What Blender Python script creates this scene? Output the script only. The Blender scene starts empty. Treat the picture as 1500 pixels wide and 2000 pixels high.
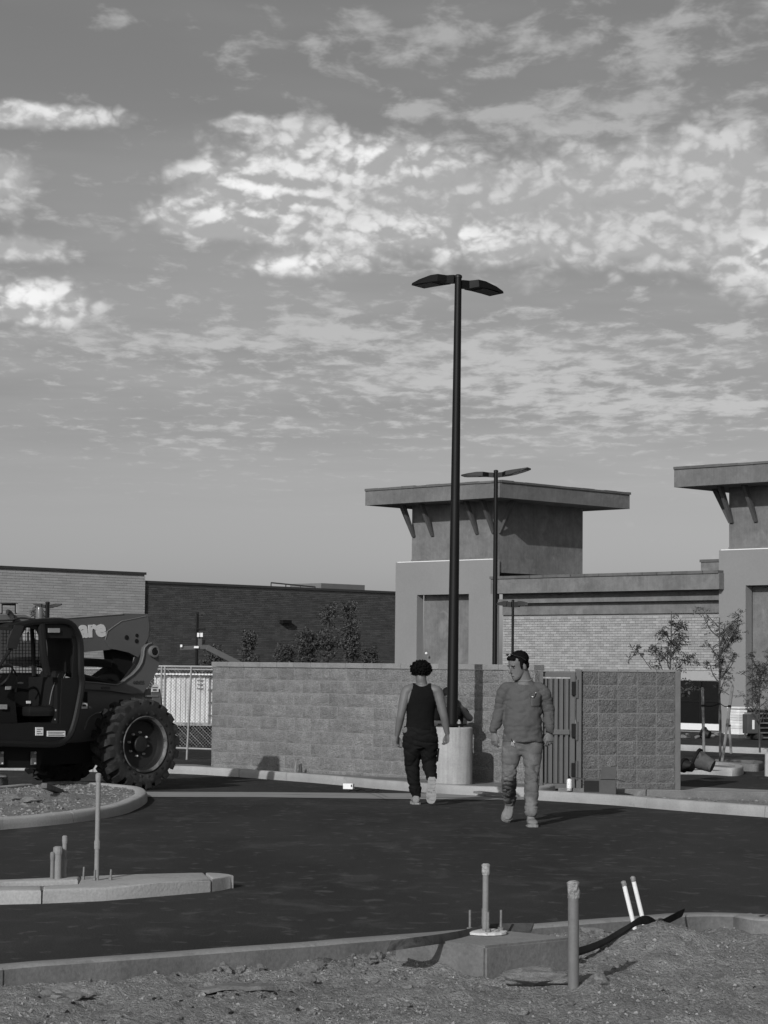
import bpy, bmesh, math, random
from mathutils import Vector, Matrix, noise
random.seed(7)
S = bpy.context.scene
COL = S.collection
PI = math.pi
V = Vector

# ---------------------------------------------------------------- camera
FPX, CAMZ = 4400.0, 1.62            # focal length in photo pixels (1500 wide), eye height
PITCH, ROLL = math.atan(300 / FPX), 0.0105
RCAM = Matrix.Rotation(PI / 2 + PITCH, 3, 'X') @ Matrix.Rotation(ROLL, 3, 'Z')
cd = bpy.data.cameras.new('camera')
cam = bpy.data.objects.new('camera', cd); COL.objects.link(cam)
cam.matrix_world = Matrix.Translation((0, 0, CAMZ)) @ RCAM.to_4x4()
cd.sensor_fit = 'VERTICAL'; cd.sensor_height = 48.0; cd.sensor_width = 36.0
cd.lens = 48.0 * FPX / 2000.0
cd.clip_start = 0.5; cd.clip_end = 3000
S.camera = cam
S.render.resolution_x, S.render.resolution_y = 768, 1024

# ---------------------------------------------------------------- light
SUN_AZ = math.radians(248); SUN_EL = math.radians(25.5)      # direction towards the sun (math angle, from +X)
sdir = V((math.cos(SUN_AZ) * math.cos(SUN_EL), math.sin(SUN_AZ) * math.cos(SUN_EL), math.sin(SUN_EL)))
sl = bpy.data.lights.new('sun', 'SUN'); sl.energy = 2.5; sl.angle = math.radians(0.6); sl.color = (1, 1, 1)
so = bpy.data.objects.new('sun', sl); COL.objects.link(so)
so.rotation_euler = (-sdir).to_track_quat('-Z', 'Y').to_euler(); so.location = sdir * 60

S.view_settings.view_transform = 'Standard'; S.view_settings.look = 'None'
S.view_settings.gamma = 1.0; S.view_settings.exposure = 0.14
try: S.cycles.max_bounces = 4; S.cycles.diffuse_bounces = 2; S.cycles.glossy_bounces = 2; S.cycles.transmission_bounces = 3
except Exception: pass

# ---------------------------------------------------------------- node helpers
class NT:
    def __init__(s, tree): s.t = tree; s.n = tree.nodes; s.l = tree.links
    def node(s, typ, **kw):
        n = s.n.new(typ)
        for k, v in kw.items(): setattr(n, k, v)
        return n
    def put(s, sock, v):
        if v is None: return
        if isinstance(v, bpy.types.NodeSocket): s.l.new(v, sock)
        else: sock.default_value = v
    def math(s, op, a, b=None, c=None, clamp=False):
        n = s.node('ShaderNodeMath', operation=op, use_clamp=clamp)
        s.put(n.inputs[0], a); s.put(n.inputs[1], b); s.put(n.inputs[2], c)
        return n.outputs[0]
    def vmath(s, op, a, b=None):
        n = s.node('ShaderNodeVectorMath', operation=op)
        s.put(n.inputs[0], a); s.put(n.inputs[1], b)
        return n.outputs[0]
    def comb(s, x, y, z):
        n = s.node('ShaderNodeCombineXYZ')
        s.put(n.inputs[0], x); s.put(n.inputs[1], y); s.put(n.inputs[2], z)
        return n.outputs[0]
    def noise(s, vec, scale, detail=4, rough=.55, dist=0.0):
        n = s.node('ShaderNodeTexNoise')
        s.put(n.inputs['Vector'], vec); n.inputs['Scale'].default_value = scale
        n.inputs['Detail'].default_value = detail; n.inputs['Roughness'].default_value = rough
        n.inputs['Distortion'].default_value = dist
        return n.outputs['Fac']
    def ramp(s, v, a, b, lo=0.0, hi=1.0, smooth=True):
        n = s.node('ShaderNodeMapRange', interpolation_type='SMOOTHSTEP' if smooth else 'LINEAR')
        s.put(n.inputs[0], v); s.put(n.inputs[1], a); s.put(n.inputs[2], b); s.put(n.inputs[3], lo); s.put(n.inputs[4], hi)
        return n.outputs[0]
    def mix(s, f, a, b): # scalar mix
        n = s.node('ShaderNodeMix', data_type='FLOAT')
        s.put(n.inputs[0], f); s.put(n.inputs[2], a); s.put(n.inputs[3], b)
        return n.outputs[0]

# ---------------------------------------------------------------- world: monochrome sky with cloud layers
W = bpy.data.worlds.new('World'); S.world = W; W.use_nodes = True
try: W.cycles.sampling_method = 'MANUAL'; W.cycles.sample_map_resolution = 256
except Exception: pass
w = NT(W.node_tree); w.n.clear()
sky = w.node('ShaderNodeTexSky', sky_type='NISHITA', sun_disc=False)
sky.sun_elevation = SUN_EL; sky.sun_rotation = math.atan2(sdir.x, sdir.y)
sky.air_density = 1.0; sky.dust_density = 2.0; sky.ozone_density = 1.0
bw = w.node('ShaderNodeRGBToBW'); w.l.new(sky.outputs[0], bw.inputs[0])
tc = w.node('ShaderNodeTexCoord'); sep = w.node('ShaderNodeSeparateXYZ')
dirv = tc.outputs['Generated']; w.l.new(dirv, sep.inputs[0])
dx, dy, dz = sep.outputs
zz = w.math('ADD', w.math('MAXIMUM', dz, 0.0), 0.045)
plane = w.comb(w.math('DIVIDE', dx, zz), w.math('DIVIDE', dy, zz), 0.0)

def cmask(u, v, ru, rv):
    """soft elliptical patch of the sky, centred on a direction"""
    ax, ez = (u - 750) / FPX, (1300 - v) / FPX
    a = w.math('DIVIDE', w.math('SUBTRACT', dx, ax), ru / FPX)
    b = w.math('DIVIDE', w.math('SUBTRACT', dz, ez), rv / FPX)
    r2 = w.math('ADD', w.math('MULTIPLY', a, a), w.math('MULTIPLY', b, b))
    front = w.math('GREATER_THAN', dy, 0.0)
    return w.math('MULTIPLY', w.math('POWER', 2.718, w.math('MULTIPLY', r2, -1.0)), front)

def addall(lst):
    r = lst[0]
    for x in lst[1:]: r = w.math('ADD', r, x)
    return r
# cumulus banks: (column, row, half-width, half-height, weight) of soft patches of sky direction
def patches(lst): return addall([w.math('MULTIPLY', cmask(*m[:4]), m[4]) for m in lst])
bank = patches((
    (570, 400, 200, 95, .52), (770, 350, 120, 62, .34), (960, 440, 230, 85, .40), (1330, 400, 280, 130, .46),
    (385, 442, 90, 40, .34), (570, 525, 110, 18, .36), (60, 262, 190, 26, .40), (20, 380, 80, 60, .34),
    (40, 512, 110, 26, .38), (60, 615, 120, 42, .46), (1490, 520, 100, 70, .30), (600, 272, 55, 24, .34), (472, 264, 45, 13, .36)))
sky2 = w.comb(dx, dz, 0.0)
def n2(vec, sc, det, rough=.55, dist=0.0):
    n = w.node('ShaderNodeTexNoise', noise_dimensions='2D'); w.put(n.inputs['Vector'], vec); n.inputs['Scale'].default_value = sc
    n.inputs['Detail'].default_value = det; n.inputs['Roughness'].default_value = rough; n.inputs['Distortion'].default_value = dist
    return n.outputs['Fac']
def bil(vec, sc): return w.math('ABSOLUTE', w.math('MULTIPLY_ADD', n2(vec, sc, 1, .5, .25), 2.0, -1.0))
def puff(off):
    """rounded heaps with creases between them"""
    v = w.vmath('MULTIPLY', w.vmath('ADD', sky2, off), (1.0, 1.5, 1.0))
    h = w.math('MULTIPLY', n2(v, 16, 4, .55, .3), .70)
    for sc, am in ((30, .42), (66, .26), (140, .12), (300, .05)): h = w.math('ADD', h, w.math('MULTIPLY', bil(v, sc), am))
    return h
h0 = puff((0, 0, 0)); h1 = puff((-.0026, .0040, 0))
dens0 = w.math('ADD', h0, w.math('MINIMUM', w.math('MULTIPLY', bank, 2.5), .80))
ccov = w.ramp(dens0, .74, 1.22)
lit = w.math('SUBTRACT', h0, h1)
lum = w.ramp(w.math('ADD', w.math('MULTIPLY', lit, 1.35), w.math('MULTIPLY', w.math('SUBTRACT', h0, .40), .9)), -.06, .46)
sunny = w.math('MINIMUM', w.math('ADD', .42, patches(((480, 400, 170, 90, .62), (740, 320, 130, 45, .55), (850, 470, 160, 40, .55), (570, 525, 110, 20, .5), (60, 600, 130, 50, .6), (60, 255, 180, 30, .35), (1480, 510, 60, 40, .55)))), 1.0)
cb = w.math('ADD', w.math('MULTIPLY', w.math('MULTIPLY', lum, sunny), 5.0), 4.05)
# altocumulus sheet seen in perspective
al_big = n2(plane, .55, 2, .55, .3)
al_fine = n2(w.vmath('MULTIPLY', plane, (1.0, .62, 1)), 12.0, 4, .60, .15)
al_mid = n2(w.vmath('MULTIPLY', plane, (.55, .9, 1)), 2.4, 3, .55, .1)
patch = patches((
    (950, 720, 420, 110, .20), (1250, 790, 280, 70, .15), (300, 690, 240, 36, .17), (620, 650, 120, 35, .15), (1150, 260, 420, 60, .14),
    (950, 100, 380, 60, .11), (1350, 110, 160, 70, .15), (350, 860, 300, 45, .10), (880, 240, 240, 35, .14), (650, 130, 300, 45, .10), (1450, 650, 120, 18, .18), (1440, 792, 90, 10, .24), (250, 90, 100, 30, .08)))
asum = w.math('ADD', w.math('ADD', w.math('MULTIPLY', al_fine, .70), w.math('MULTIPLY', al_mid, .24)), w.math('ADD', w.math('MULTIPLY', al_big, .10), patch))
acov = w.math('MULTIPLY', w.ramp(asum, .575, .80), w.ramp(dz, .06, .12))
veil = w.ramp(w.math('ADD', w.math('MULTIPLY', al_mid, .5), w.math('MULTIPLY', al_big, .5)), .36, .68)
# the photograph's filter holds the clear sky dark
base = w.math('MULTIPLY', bw.outputs[0], w.ramp(dz, .025, .11, 1.0, .66, False))
b1 = w.math('MULTIPLY', base, w.mix(w.math('MULTIPLY', veil, w.ramp(dz, .05, .14)), .94, 1.12))
b2 = w.mix(acov, b1, w.math('ADD', w.math('MULTIPLY', base, 1.0), 1.75))
b3 = w.mix(ccov, b2, cb)
bg = w.node('ShaderNodeBackground'); bg.inputs['Strength'].default_value = 0.092
cc = w.node('ShaderNodeCombineColor')
for i in range(3): w.l.new(b3, cc.inputs[i])
w.l.new(cc.outputs[0], bg.inputs[0])
ow = w.node('ShaderNodeOutputWorld'); w.l.new(bg.outputs[0], ow.inputs[0])

# ---------------------------------------------------------------- materials (the photograph is black and white: all greys)
MATS = {}
def gm(name, val, var=.15, scale=3.0, rough=.85, bump=0.0, bscale=40.0, spec=.3, metal=0.0, rnd=0.0, stretch=(1, 1, 1),
       fine=.0, fscale=60.0, streak=0.0, island=0.0, stain=None, trans=0.0, bdist=0.02):
    """grey procedural material: broad tone variation, fine grain, bump"""
    if name in MATS: return MATS[name]
    m = bpy.data.materials.new(name); m.use_nodes = True; MATS[name] = m
    t = NT(m.node_tree); b = t.n['Principled BSDF']
    co = t.node('ShaderNodeTexCoord').outputs['Object']
    if rnd or island:
        inf = t.node('ShaderNodeObjectInfo').outputs['Random']
        co = t.vmath('ADD', co, t.comb(t.math('MULTIPLY', inf, 37.0), t.math('MULTIPLY', inf, 91.0), t.math('MULTIPLY', inf, 53.0)))
    sv = t.vmath('MULTIPLY', co, stretch) if stretch != (1, 1, 1) else co
    f = t.noise(sv, scale, 6, .6)
    v = t.ramp(f, .3, .7, val * (1 - var), val * (1 + var), False)
    if fine:
        v = t.math('MULTIPLY', v, t.ramp(t.noise(sv, fscale, 3, .6), .3, .7, 1 - fine, 1 + fine, False))
    if rnd:
        v = t.math('MULTIPLY', v, t.math('ADD', t.math('MULTIPLY', inf, rnd * 2), 1 - rnd))
    if island:
        ri = t.node('ShaderNodeNewGeometry').outputs['Random Per Island']
        v = t.math('MULTIPLY', v, t.math('ADD', t.math('MULTIPLY', ri, island * 2), 1 - island))
    if streak:
        sx = t.noise(t.vmath('MULTIPLY', co, (9, 9, .35)), 2.0, 5, .6)
        v = t.math('MULTIPLY', v, t.ramp(sx, .35, .7, 1 + streak * .4, 1 - streak))
    if stain:
        sv2, sc2, a2, b2_ = stain
        k = t.ramp(t.noise(sv, sc2, 7, .65, .4), a2, b2_)
        v = t.mix(k, v, sv2)
    cmb = t.node('ShaderNodeCombineColor')
    for i in range(3): t.l.new(v, cmb.inputs[i])
    t.l.new(cmb.outputs[0], b.inputs['Base Color'])
    b.inputs['Roughness'].default_value = rough; b.inputs['Metallic'].default_value = metal
    b.inputs['Specular IOR Level'].default_value = spec
    if bump:
        bn = t.node('ShaderNodeBump'); bn.inputs['Strength'].default_value = bump; bn.inputs['Distance'].default_value = bdist
        t.l.new(t.noise(co, bscale, 6, .62), bn.inputs['Height']); t.l.new(bn.outputs[0], b.inputs['Normal'])
    if trans:
        b.inputs['Transmission Weight'].default_value = trans
    return m

# ---------------------------------------------------------------- mesh helpers
class MB:
    def __init__(s): s.v = []; s.f = []
    def add(s, vs, fs):
        o = len(s.v); s.v += [tuple(p) for p in vs]; s.f += [tuple(i + o for i in f) for f in fs]; return s
    def box(s, c, size, rz=0.0, M=None):
        hx, hy, hz = size[0] / 2, size[1] / 2, size[2] / 2
        R = M if M is not None else Matrix.Rotation(rz, 3, 'Z')
        c = V(c)
        vs = [c + R @ V((x * hx, y * hy, z * hz)) for z in (-1, 1) for y in (-1, 1) for x in (-1, 1)]
        return s.add(vs, [(0, 2, 3, 1), (4, 5, 7, 6), (0, 1, 5, 4), (2, 6, 7, 3), (0, 4, 6, 2), (1, 3, 7, 5)])
    def bbox(s, c, size, r=.01, rz=0.0, M=None):
        """box with chamfered edges"""
        bm = bmesh.new(); bmesh.ops.create_cube(bm, size=1.0)
        for q in bm.verts: q.co = V((q.co.x * size[0], q.co.y * size[1], q.co.z * size[2]))
        bmesh.ops.bevel(bm, geom=list(bm.edges), offset=min(r, min(size) * .45), segments=2, affect='EDGES', profile=.6)
        R = M if M is not None else Matrix.Rotation(rz, 3, 'Z')
        bm.verts.index_update()
        s.add([V(c) + R @ q.co for q in bm.verts], [[q.index for q in f.verts] for f in bm.faces]); bm.free(); return s
    def prism(s, poly, ext):
        """polygon (list of 3D points) extruded along the vector ext"""
        n = len(poly); poly = [V(p) for p in poly]; ext = V(ext)
        vs = poly + [p + ext for p in poly]
        fs = [tuple(range(n)), tuple(range(2 * n - 1, n - 1, -1))] + [(i, i + n, (i + 1) % n + n, (i + 1) % n) for i in range(n)]
        return s.add(vs, fs)
    def tube(s, pts, rad, seg=10, cap=True, flat=None):
        """round tube along pts; rad a number or list; flat = (nx,ny,nz,k) squash along a vector"""
        pts = [V(p) for p in pts]; n = len(pts)
        if not isinstance(rad, (list, tuple)): rad = [rad] * n
        up = None; vs = []
        for i, p in enumerate(pts):
            d = (pts[min(i + 1, n - 1)] - pts[max(i - 1, 0)]).normalized()
            if up is None:
                up = d.orthogonal().normalized()
            up = (up - d * up.dot(d)).normalized(); sd = d.cross(up)
            for k in range(seg):
                a = 2 * PI * k / seg
                vs.append(p + (up * math.cos(a) + sd * math.sin(a)) * rad[i])
        fs = [(i * seg + k, i * seg + (k + 1) % seg, (i + 1) * seg + (k + 1) % seg, (i + 1) * seg + k) for i in range(n - 1) for k in range(seg)]
        if cap: fs += [tuple(range(seg - 1, -1, -1)), tuple(range((n - 1) * seg, n * seg))]
        return s.add(vs, fs)
    def rings(s, rings, cap=True):
        seg = len(rings[0]); vs = [p for r in rings for p in r]; n = len(rings)
        fs = [(i * seg + k, i * seg + (k + 1) % seg, (i + 1) * seg + (k + 1) % seg, (i + 1) * seg + k) for i in range(n - 1) for k in range(seg)]
        if cap: fs += [tuple(range(seg - 1, -1, -1)), tuple(range((n - 1) * seg, n * seg))]
        return s.add(vs, fs)
    def lathe(s, prof, c=(0, 0, 0), seg=24, M=None, cap=True):
        R = M if M is not None else Matrix.Identity(3)
        return s.rings([[V(c) + R @ V((r * math.cos(2 * PI * k / seg), r * math.sin(2 * PI * k / seg), z)) for k in range(seg)] for r, z in prof], cap)
    def ico(s, c, r, sub=1, sq=(1, 1, 1), jit=0.0, M=None):
        bm = bmesh.new(); bmesh.ops.create_icosphere(bm, subdivisions=sub, radius=1.0)
        R = M if M is not None else Matrix.Identity(3)
        bm.verts.index_update()
        sd = V((random.random() * 50, random.random() * 50, random.random() * 50))
        vs = []
        for q in bm.verts:
            k = 1 + jit * noise.noise(q.co * 1.7 + sd) * 1.6
            vs.append(V(c) + R @ V((q.co.x * sq[0] * r * k, q.co.y * sq[1] * r * k, q.co.z * sq[2] * r * k)))
        s.add(vs, [[q.index for q in f.verts] for f in bm.faces]); bm.free(); return s
    def mesh(s, name, origin=(0, 0, 0)):
        o = V(origin); me = bpy.data.meshes.new(name)
        me.from_pydata([tuple(V(p) - o) for p in s.v], [], s.f); me.validate()
        bm = bmesh.new(); bm.from_mesh(me); bmesh.ops.recalc_face_normals(bm, faces=list(bm.faces)); bm.to_mesh(me); bm.free()
        return me
    def build(s, name, mat, parent=None, origin=(0, 0, 0), smooth=False, angle=40, local=False, kind=None):
        """local: vertices are in the parent's frame; else they are world and origin (the parent's place) is taken off"""
        me = s.mesh(name, (0, 0, 0) if local else (parent_loc(parent) if parent else origin))
        o = bpy.data.objects.new(name, me); COL.objects.link(o)
        if parent: o.parent = parent
        elif not local: o.location = origin
        me.materials.append(mat)
        if smooth: shade(me, angle)
        if kind: o['kind'] = kind
        return o

def parent_loc(p):
    q = V((0, 0, 0))
    while p: q = q + p.location; p = p.parent
    return q
def shade(me, angle=40):
    me.polygons.foreach_set('use_smooth', [True] * len(me.polygons))
    try: me.set_sharp_from_angle(angle=math.radians(angle))
    except Exception: pass
def tag(o, label=None, cat=None, group=None, kind=None):
    if label: o['label'] = label
    if cat: o['category'] = cat
    if group: o['group'] = group
    if kind: o['kind'] = kind
    return o
def empty(name, loc, rz=0.0, label=None, cat=None, group=None, kind=None):
    o = bpy.data.objects.new(name, None); COL.objects.link(o); o.location = loc; o.rotation_euler = (0, 0, rz)
    o.empty_display_size = .1
    return tag(o, label, cat, group, kind)
def inst(src_me, name, parent, loc, rot=(0, 0, 0), scale=(1, 1, 1)):
    o = bpy.data.objects.new(name, src_me); COL.objects.link(o); o.parent = parent
    o.location = loc; o.rotation_euler = rot; o.scale = scale
    return o

# ---------------------------------------------------------------- photo pixel -> place
def ray(u, v): return RCAM @ V(((u - 750) / FPX, -(v - 1000) / FPX, -1.0))
def P(u, v, Y):
    d = ray(u, v); return V((0, 0, CAMZ)) + d * (Y / d.y)
GP = [(-200, 0), (25, 0), (30, -.10), (33, -.17), (36, -.20), (4000, -.20)]
def zg(Y):
    for (a, za), (b, zb) in zip(GP, GP[1:]):
        if Y <= b: return za + (zb - za) * (Y - a) / (b - a)
    return -.2
def G(u, v, dz=0.0):
    d = ray(u, v); Y = 30.0
    for _ in range(40):
        z = zg(Y) + dz; t = (z - CAMZ) / d.z; Y = .5 * Y + .5 * t * d.y
    return V((0, 0, CAMZ)) + d * (Y / d.y)
def onplane(u, v, p0, n):
    d = ray(u, v); c = V((0, 0, CAMZ)); t = (V(p0) - c).dot(V(n)) / d.dot(V(n)); return c + d * t
def zat(v, u, Y): return P(u, v, Y).z
# ================================================================ materials
M_asph = None
def asphalt_mat():
    m = bpy.data.materials.new('asphalt'); m.use_nodes = True; t = NT(m.node_tree); b = t.n['Principled BSDF']
    co = t.node('ShaderNodeTexCoord').outputs['Object']
    st = t.vmath('MULTIPLY', co, (1.0, .35, 1))
    big = t.ramp(t.noise(st, .5, 5, .6), .3, .7, .031, .049)
    scuff = t.math('MULTIPLY', t.ramp(t.noise(t.vmath('MULTIPLY', co, (1.0, .55, 1)), 2.2, 5, .62, .6), .50, .68), t.ramp(t.noise(co, .45, 3, .5), .38, .58))
    wisp = t.ramp(t.noise(t.vmath('MULTIPLY', co, (1, .8, 1)), 6.0, 3, .55, .5), .57, .71)
    agg = t.ramp(t.noise(co, 95, 2, .6), .3, .72, .62, 1.5, False)
    peb = t.ramp(t.noise(co, 38, 2, .5), .70, .78)
    v = t.mix(t.math('MULTIPLY', scuff, .7), big, .075)
    v = t.mix(t.math('MULTIPLY', wisp, .65), v, .10)
    v = t.math('MULTIPLY', v, agg); v = t.mix(t.math('MULTIPLY', peb, .5), v, .10)
    c = t.node('ShaderNodeCombineColor')
    for i in range(3): t.l.new(v, c.inputs[i])
    t.l.new(c.outputs[0], b.inputs['Base Color']); b.inputs['Roughness'].default_value = .95; b.inputs['Specular IOR Level'].default_value = .12
    bn = t.node('ShaderNodeBump'); bn.inputs['Strength'].default_value = .5; bn.inputs['Distance'].default_value = .01
    t.l.new(t.noise(co, 120, 3, .6), bn.inputs['Height']); t.l.new(bn.outputs[0], b.inputs['Normal'])
    return m
M_asph = asphalt_mat()
M_conc = gm('kerb_concrete', .36, .14, 2.2, .9, .35, 45, fine=.10, fscale=70, stain=(.20, 3.5, .60, .78), bdist=.012)
M_conc2 = gm('island_concrete', .40, .12, 2.0, .9, .4, 40, fine=.12, fscale=60, stain=(.24, 4.0, .58, .75), bdist=.012)
M_concd = gm('dark_concrete', .15, .25, 3.0, .95, .4, 35, fine=.15, fscale=50, stain=(.22, 5.0, .60, .74), bdist=.012)  # dark kerb and footing concrete; on the planter's back kerb it paints in shade
M_ktop = gm('pale_concrete_top', .25, .15, 3, .9, .3, 50, fine=.10, stain=(.16, 4, .55, .75))  # lighter tone given to up-facing faces
M_pale = gm('pale_cast_concrete', .37, .16, 2.5, .9, .25, 30, fine=.08, fscale=45, streak=.16, stain=(.27, 2.0, .55, .75), bdist=.01)
M_dirt = gm('bare_dirt', .285, .22, 1.6, .97, 1.0, 70, fine=.38, fscale=48, stain=(.15, 2.6, .58, .74), bdist=.035)
M_dirt2 = gm('strip_dirt', .20, .2, 2.0, .97, .9, 45, fine=.3, fscale=40, bdist=.02)
M_gut = gm('gutter_concrete', .30, .15, .8, .92, .2, 60, fine=.12, fscale=30, stretch=(.25, 1.2, 1), stain=(.10, 2.2, .53, .70))
M_split = gm('split_face_block', .26, .20, 6.0, .95, 1.0, 48, fine=.28, fscale=52, rnd=.10, bdist=.05)
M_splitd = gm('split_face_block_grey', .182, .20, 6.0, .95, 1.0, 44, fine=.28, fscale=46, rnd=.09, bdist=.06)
M_mort = gm('mortar', .29, .12, 8, .95, .3, 60)
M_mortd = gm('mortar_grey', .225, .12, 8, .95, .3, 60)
M_capst = gm('cap_block', .24, .12, 6, .93, .5, 60, rnd=.07, fine=.12)
M_stuc = gm('rough_stucco', .165, .20, 1.1, .95, .5, 8, fine=.12, fscale=6, streak=.07, stain=(.215, 1.8, .5, .72))
M_stuc2 = gm('rough_stucco_dark', .160, .18, 1.0, .95, .5, 7, fine=.10, fscale=6, streak=.07, stain=(.12, 1.5, .5, .75))
M_smooth = gm('smooth_stucco', .24, .05, .5, .9, .1, 40, fine=.03, fscale=14)
M_tile = gm('roof_tile', .12, .15, 3, .9, .2, 20, rnd=.12)
M_flash = gm('white_flashing', .8, .04, 3, .5)
M_shadow = gm('soffit_board', .10, .1, 2, .9)
M_pbrick = gm('pale_brick', .33, .10, 3.0, .93, .4, 30, rnd=.17, fine=.08, fscale=25)
M_pbrick_s = gm('pale_brick_far', .33, .10, 3.0, .93, .4, 30, island=.17, fine=.08, fscale=25)
M_pmort = gm('pale_mortar', .27, .1, 4, .95)
M_dbrick = gm('dark_brick', .090, .12, 2.0, .93, .3, 20, island=.22)
M_dmort = gm('dark_brick_mortar', .20, .1, 2, .95)
M_lbrick = gm('light_block', .40, .06, .8, .93, .2, 12, island=.09)
M_lmort = gm('light_block_mortar', .36, .06, 1, .95)
M_coping = gm('metal_coping', .05, .1, 3, .6)
M_glass = gm('dark_glass', .010, .2, 1.0, .12, spec=.6)
M_black = gm('black_paint', .011, .15, 3, .42, spec=.35)
M_blackm = gm('black_matte', .010, .2, 3, .75, spec=.2)
M_steel = gm('galvanised_steel', .30, .2, 12, .5, metal=.35, spec=.5)
M_white = gm('white_plastic', .82, .04, 8, .5)

# ================================================================ ground
rows = [-60, -10, 0, 5, 10, 15, 20, 25, 27, 30, 33, 36, 40, 60, 100, 200, 500, 1500]
mb = MB(); xs = [-1500, -200, -40, -10, 0, 10, 40, 200, 1500]
for yy in rows:
    for xx in xs: mb.v.append((xx, yy, zg(yy)))
nx = len(xs)
for j in range(len(rows) - 1):
    for i in range(nx - 1): mb.f.append((j * nx + i, j * nx + i + 1, (j + 1) * nx + i + 1, (j + 1) * nx + i))
o = mb.build('asphalt_lot', M_asph, kind='structure')

def sheet(name, poly, mat, dz, kind='structure', kx=0):
    """a thin sheet laid on the ground following its fall"""
    mb = MB(); n = len(poly)
    mb.add([(p[0], p[1], zg(p[1]) + dz) for p in poly], [tuple(range(n))])
    me = mb.mesh(name); bm = bmesh.new(); bm.from_mesh(me)
    for yy in (25, 30, 33, 36):
        g = list(bm.verts) + list(bm.edges) + list(bm.faces)
        bmesh.ops.bisect_plane(bm, geom=g, plane_co=(0, yy, 0), plane_no=(0, 1, 0))
    for q in bm.verts: q.co.z = zg(q.co.y) + dz
    bmesh.ops.triangulate(bm, faces=list(bm.faces)); bmesh.ops.recalc_face_normals(bm, faces=list(bm.faces)); bm.to_mesh(me); bm.free()
    me.materials.append(mat); ob = bpy.data.objects.new(name, me); COL.objects.link(ob); ob['kind'] = kind
    return ob

# kerbs: swept rounded section, cut into cast sections
def smoothline(pts, n=8):
    pts = [V(p) for p in pts]; out = []
    for i in range(len(pts) - 1):
        p0, p1, p2, p3 = pts[max(i - 1, 0)], pts[i], pts[i + 1], pts[min(i + 2, len(pts) - 1)]
        for k in range(n):
            t = k / n
            out.append(.5 * ((2 * p1) + (p2 - p0) * t + (2 * p0 - 5 * p1 + 4 * p2 - p3) * t * t + (3 * p1 - p0 - 3 * p2 + p3) * t ** 3))
    out.append(pts[-1]); return out
def kerb(name, pts, mat, width=.15, height=.15, sec=2.4, side=-1, foot=.12, cuts=None, smooth=True, step=6, wob=.004):
    """pts: ground points of the kerb's face line; the body lies on the left (side=1) or right (-1) of the travel direction"""
    line = smoothline([(p[0], p[1], 0) for p in pts], step) if smooth else [V((p[0], p[1], 0)) for p in pts]
    # resample
    dens = [line[0]]
    for a, b in zip(line, line[1:]):
        k = max(1, int((b - a).length / .12))
        for j in range(1, k + 1): dens.append(a.lerp(b, j / k))
    root = empty(name, (dens[0].x, dens[0].y, zg(dens[0].y)), kind='structure')
    acc = [0.0]
    for a, b in zip(dens, dens[1:]): acc.append(acc[-1] + (b - a).length)
    if cuts is None: cuts = [k * sec for k in range(1, int(acc[-1] / sec) + 1) if acc[-1] - k * sec > .3]
    marks = [0.0] + list(cuts) + [acc[-1]]
    prof = [(0.0, -foot), (0.0, .35 * height), (-.006, height - .022), (-.018, height - .006), (-.035, height), (-width + .02, height), (-width + .004, height - .012), (-width, -foot)]
    for a, b in zip(marks, marks[1:]):
        a2, b2 = a + (.006 if a else 0), b - (.006 if b < acc[-1] else 0)
        idx = [i for i, s in enumerate(acc) if a2 < s < b2]
        def at(s):
            for i in range(len(acc) - 1):
                if acc[i] <= s <= acc[i + 1]: return dens[i].lerp(dens[i + 1], (s - acc[i]) / max(1e-6, acc[i + 1] - acc[i]))
            return dens[-1]
        ss = [a2] + [acc[i] for i in idx] + [b2]
        rg = []
        for s in ss:
            p = at(s); q = at(min(s + .05, acc[-1])); q0 = at(max(s - .05, 0)); d = (q - q0).normalized()
            nrm = V((-d.y, d.x, 0)) * -side     # outward (face side)
            w1 = wob * noise.noise(p * 2.3)
            rg.append([(p.x + nrm.x * (o_ + w1), p.y + nrm.y * (o_ + w1), zg(p.y) + z_ + wob * noise.noise(p * 3.1 + V((0, 0, 5))) * (1 if z_ > 0 else 0)) for o_, z_ in prof])
        MB().rings(rg).build('kerb_section', mat, root, smooth=True, angle=50)
    return root

def gx(u, v, dz=0.0): p = G(u, v, dz); return (p.x, p.y)
# kerb in front of the long block wall, running from the left edge to behind the walking men
K1 = [gx(-150, 1503), gx(60, 1505), gx(200, 1508), gx(340, 1511), gx(455, 1517), gx(600, 1528), gx(740, 1541), gx(900, 1553), gx(1045, 1557), gx(1085,1551)]
kerb('kerb_by_long_wall', K1, M_conc, side=1, sec=2.9, height=.13)
# kerb on the right, nearer
K2 = [gx(1049, 1563), gx(1200, 1573), gx(1330, 1584), gx(1500, 1597), gx(1700, 1612)]
kerb('kerb_by_gate', K2, M_conc, side=1, sec=2.35, height=.125)
# its back kerb
KB = [gx(1760, 1576), gx(1500, 1571), gx(1340, 1567), gx(1200, 1564), gx(1090, 1562)]
kb_ = kerb('kerb_behind_planter', KB, M_concd, side=-1, sec=3.2)  # dark tone carries the painted shade of its inner face
# planter soil between them
# soil strip between kerb and long wall
k1s = [(q.x, q.y + .075) for q in smoothline([(a_[0], a_[1], 0) for a_ in K1[:9]], 6)]
sheet('wall_strip_soil', k1s + [(2.30, 33.1), (-2.75, 38.15), (-3.2, 38.9), (-9, 39.8)], M_dirt2, .095)
# concrete valley gutter
sheet('concrete_gutter', [gx(230, 1557), gx(520, 1558), gx(760, 1561), gx(960, 1563), gx(1120, 1562), gx(1085, 1549), gx(960, 1551), gx(760, 1550), gx(520, 1548), gx(230, 1547)], M_gut, .006)

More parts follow.
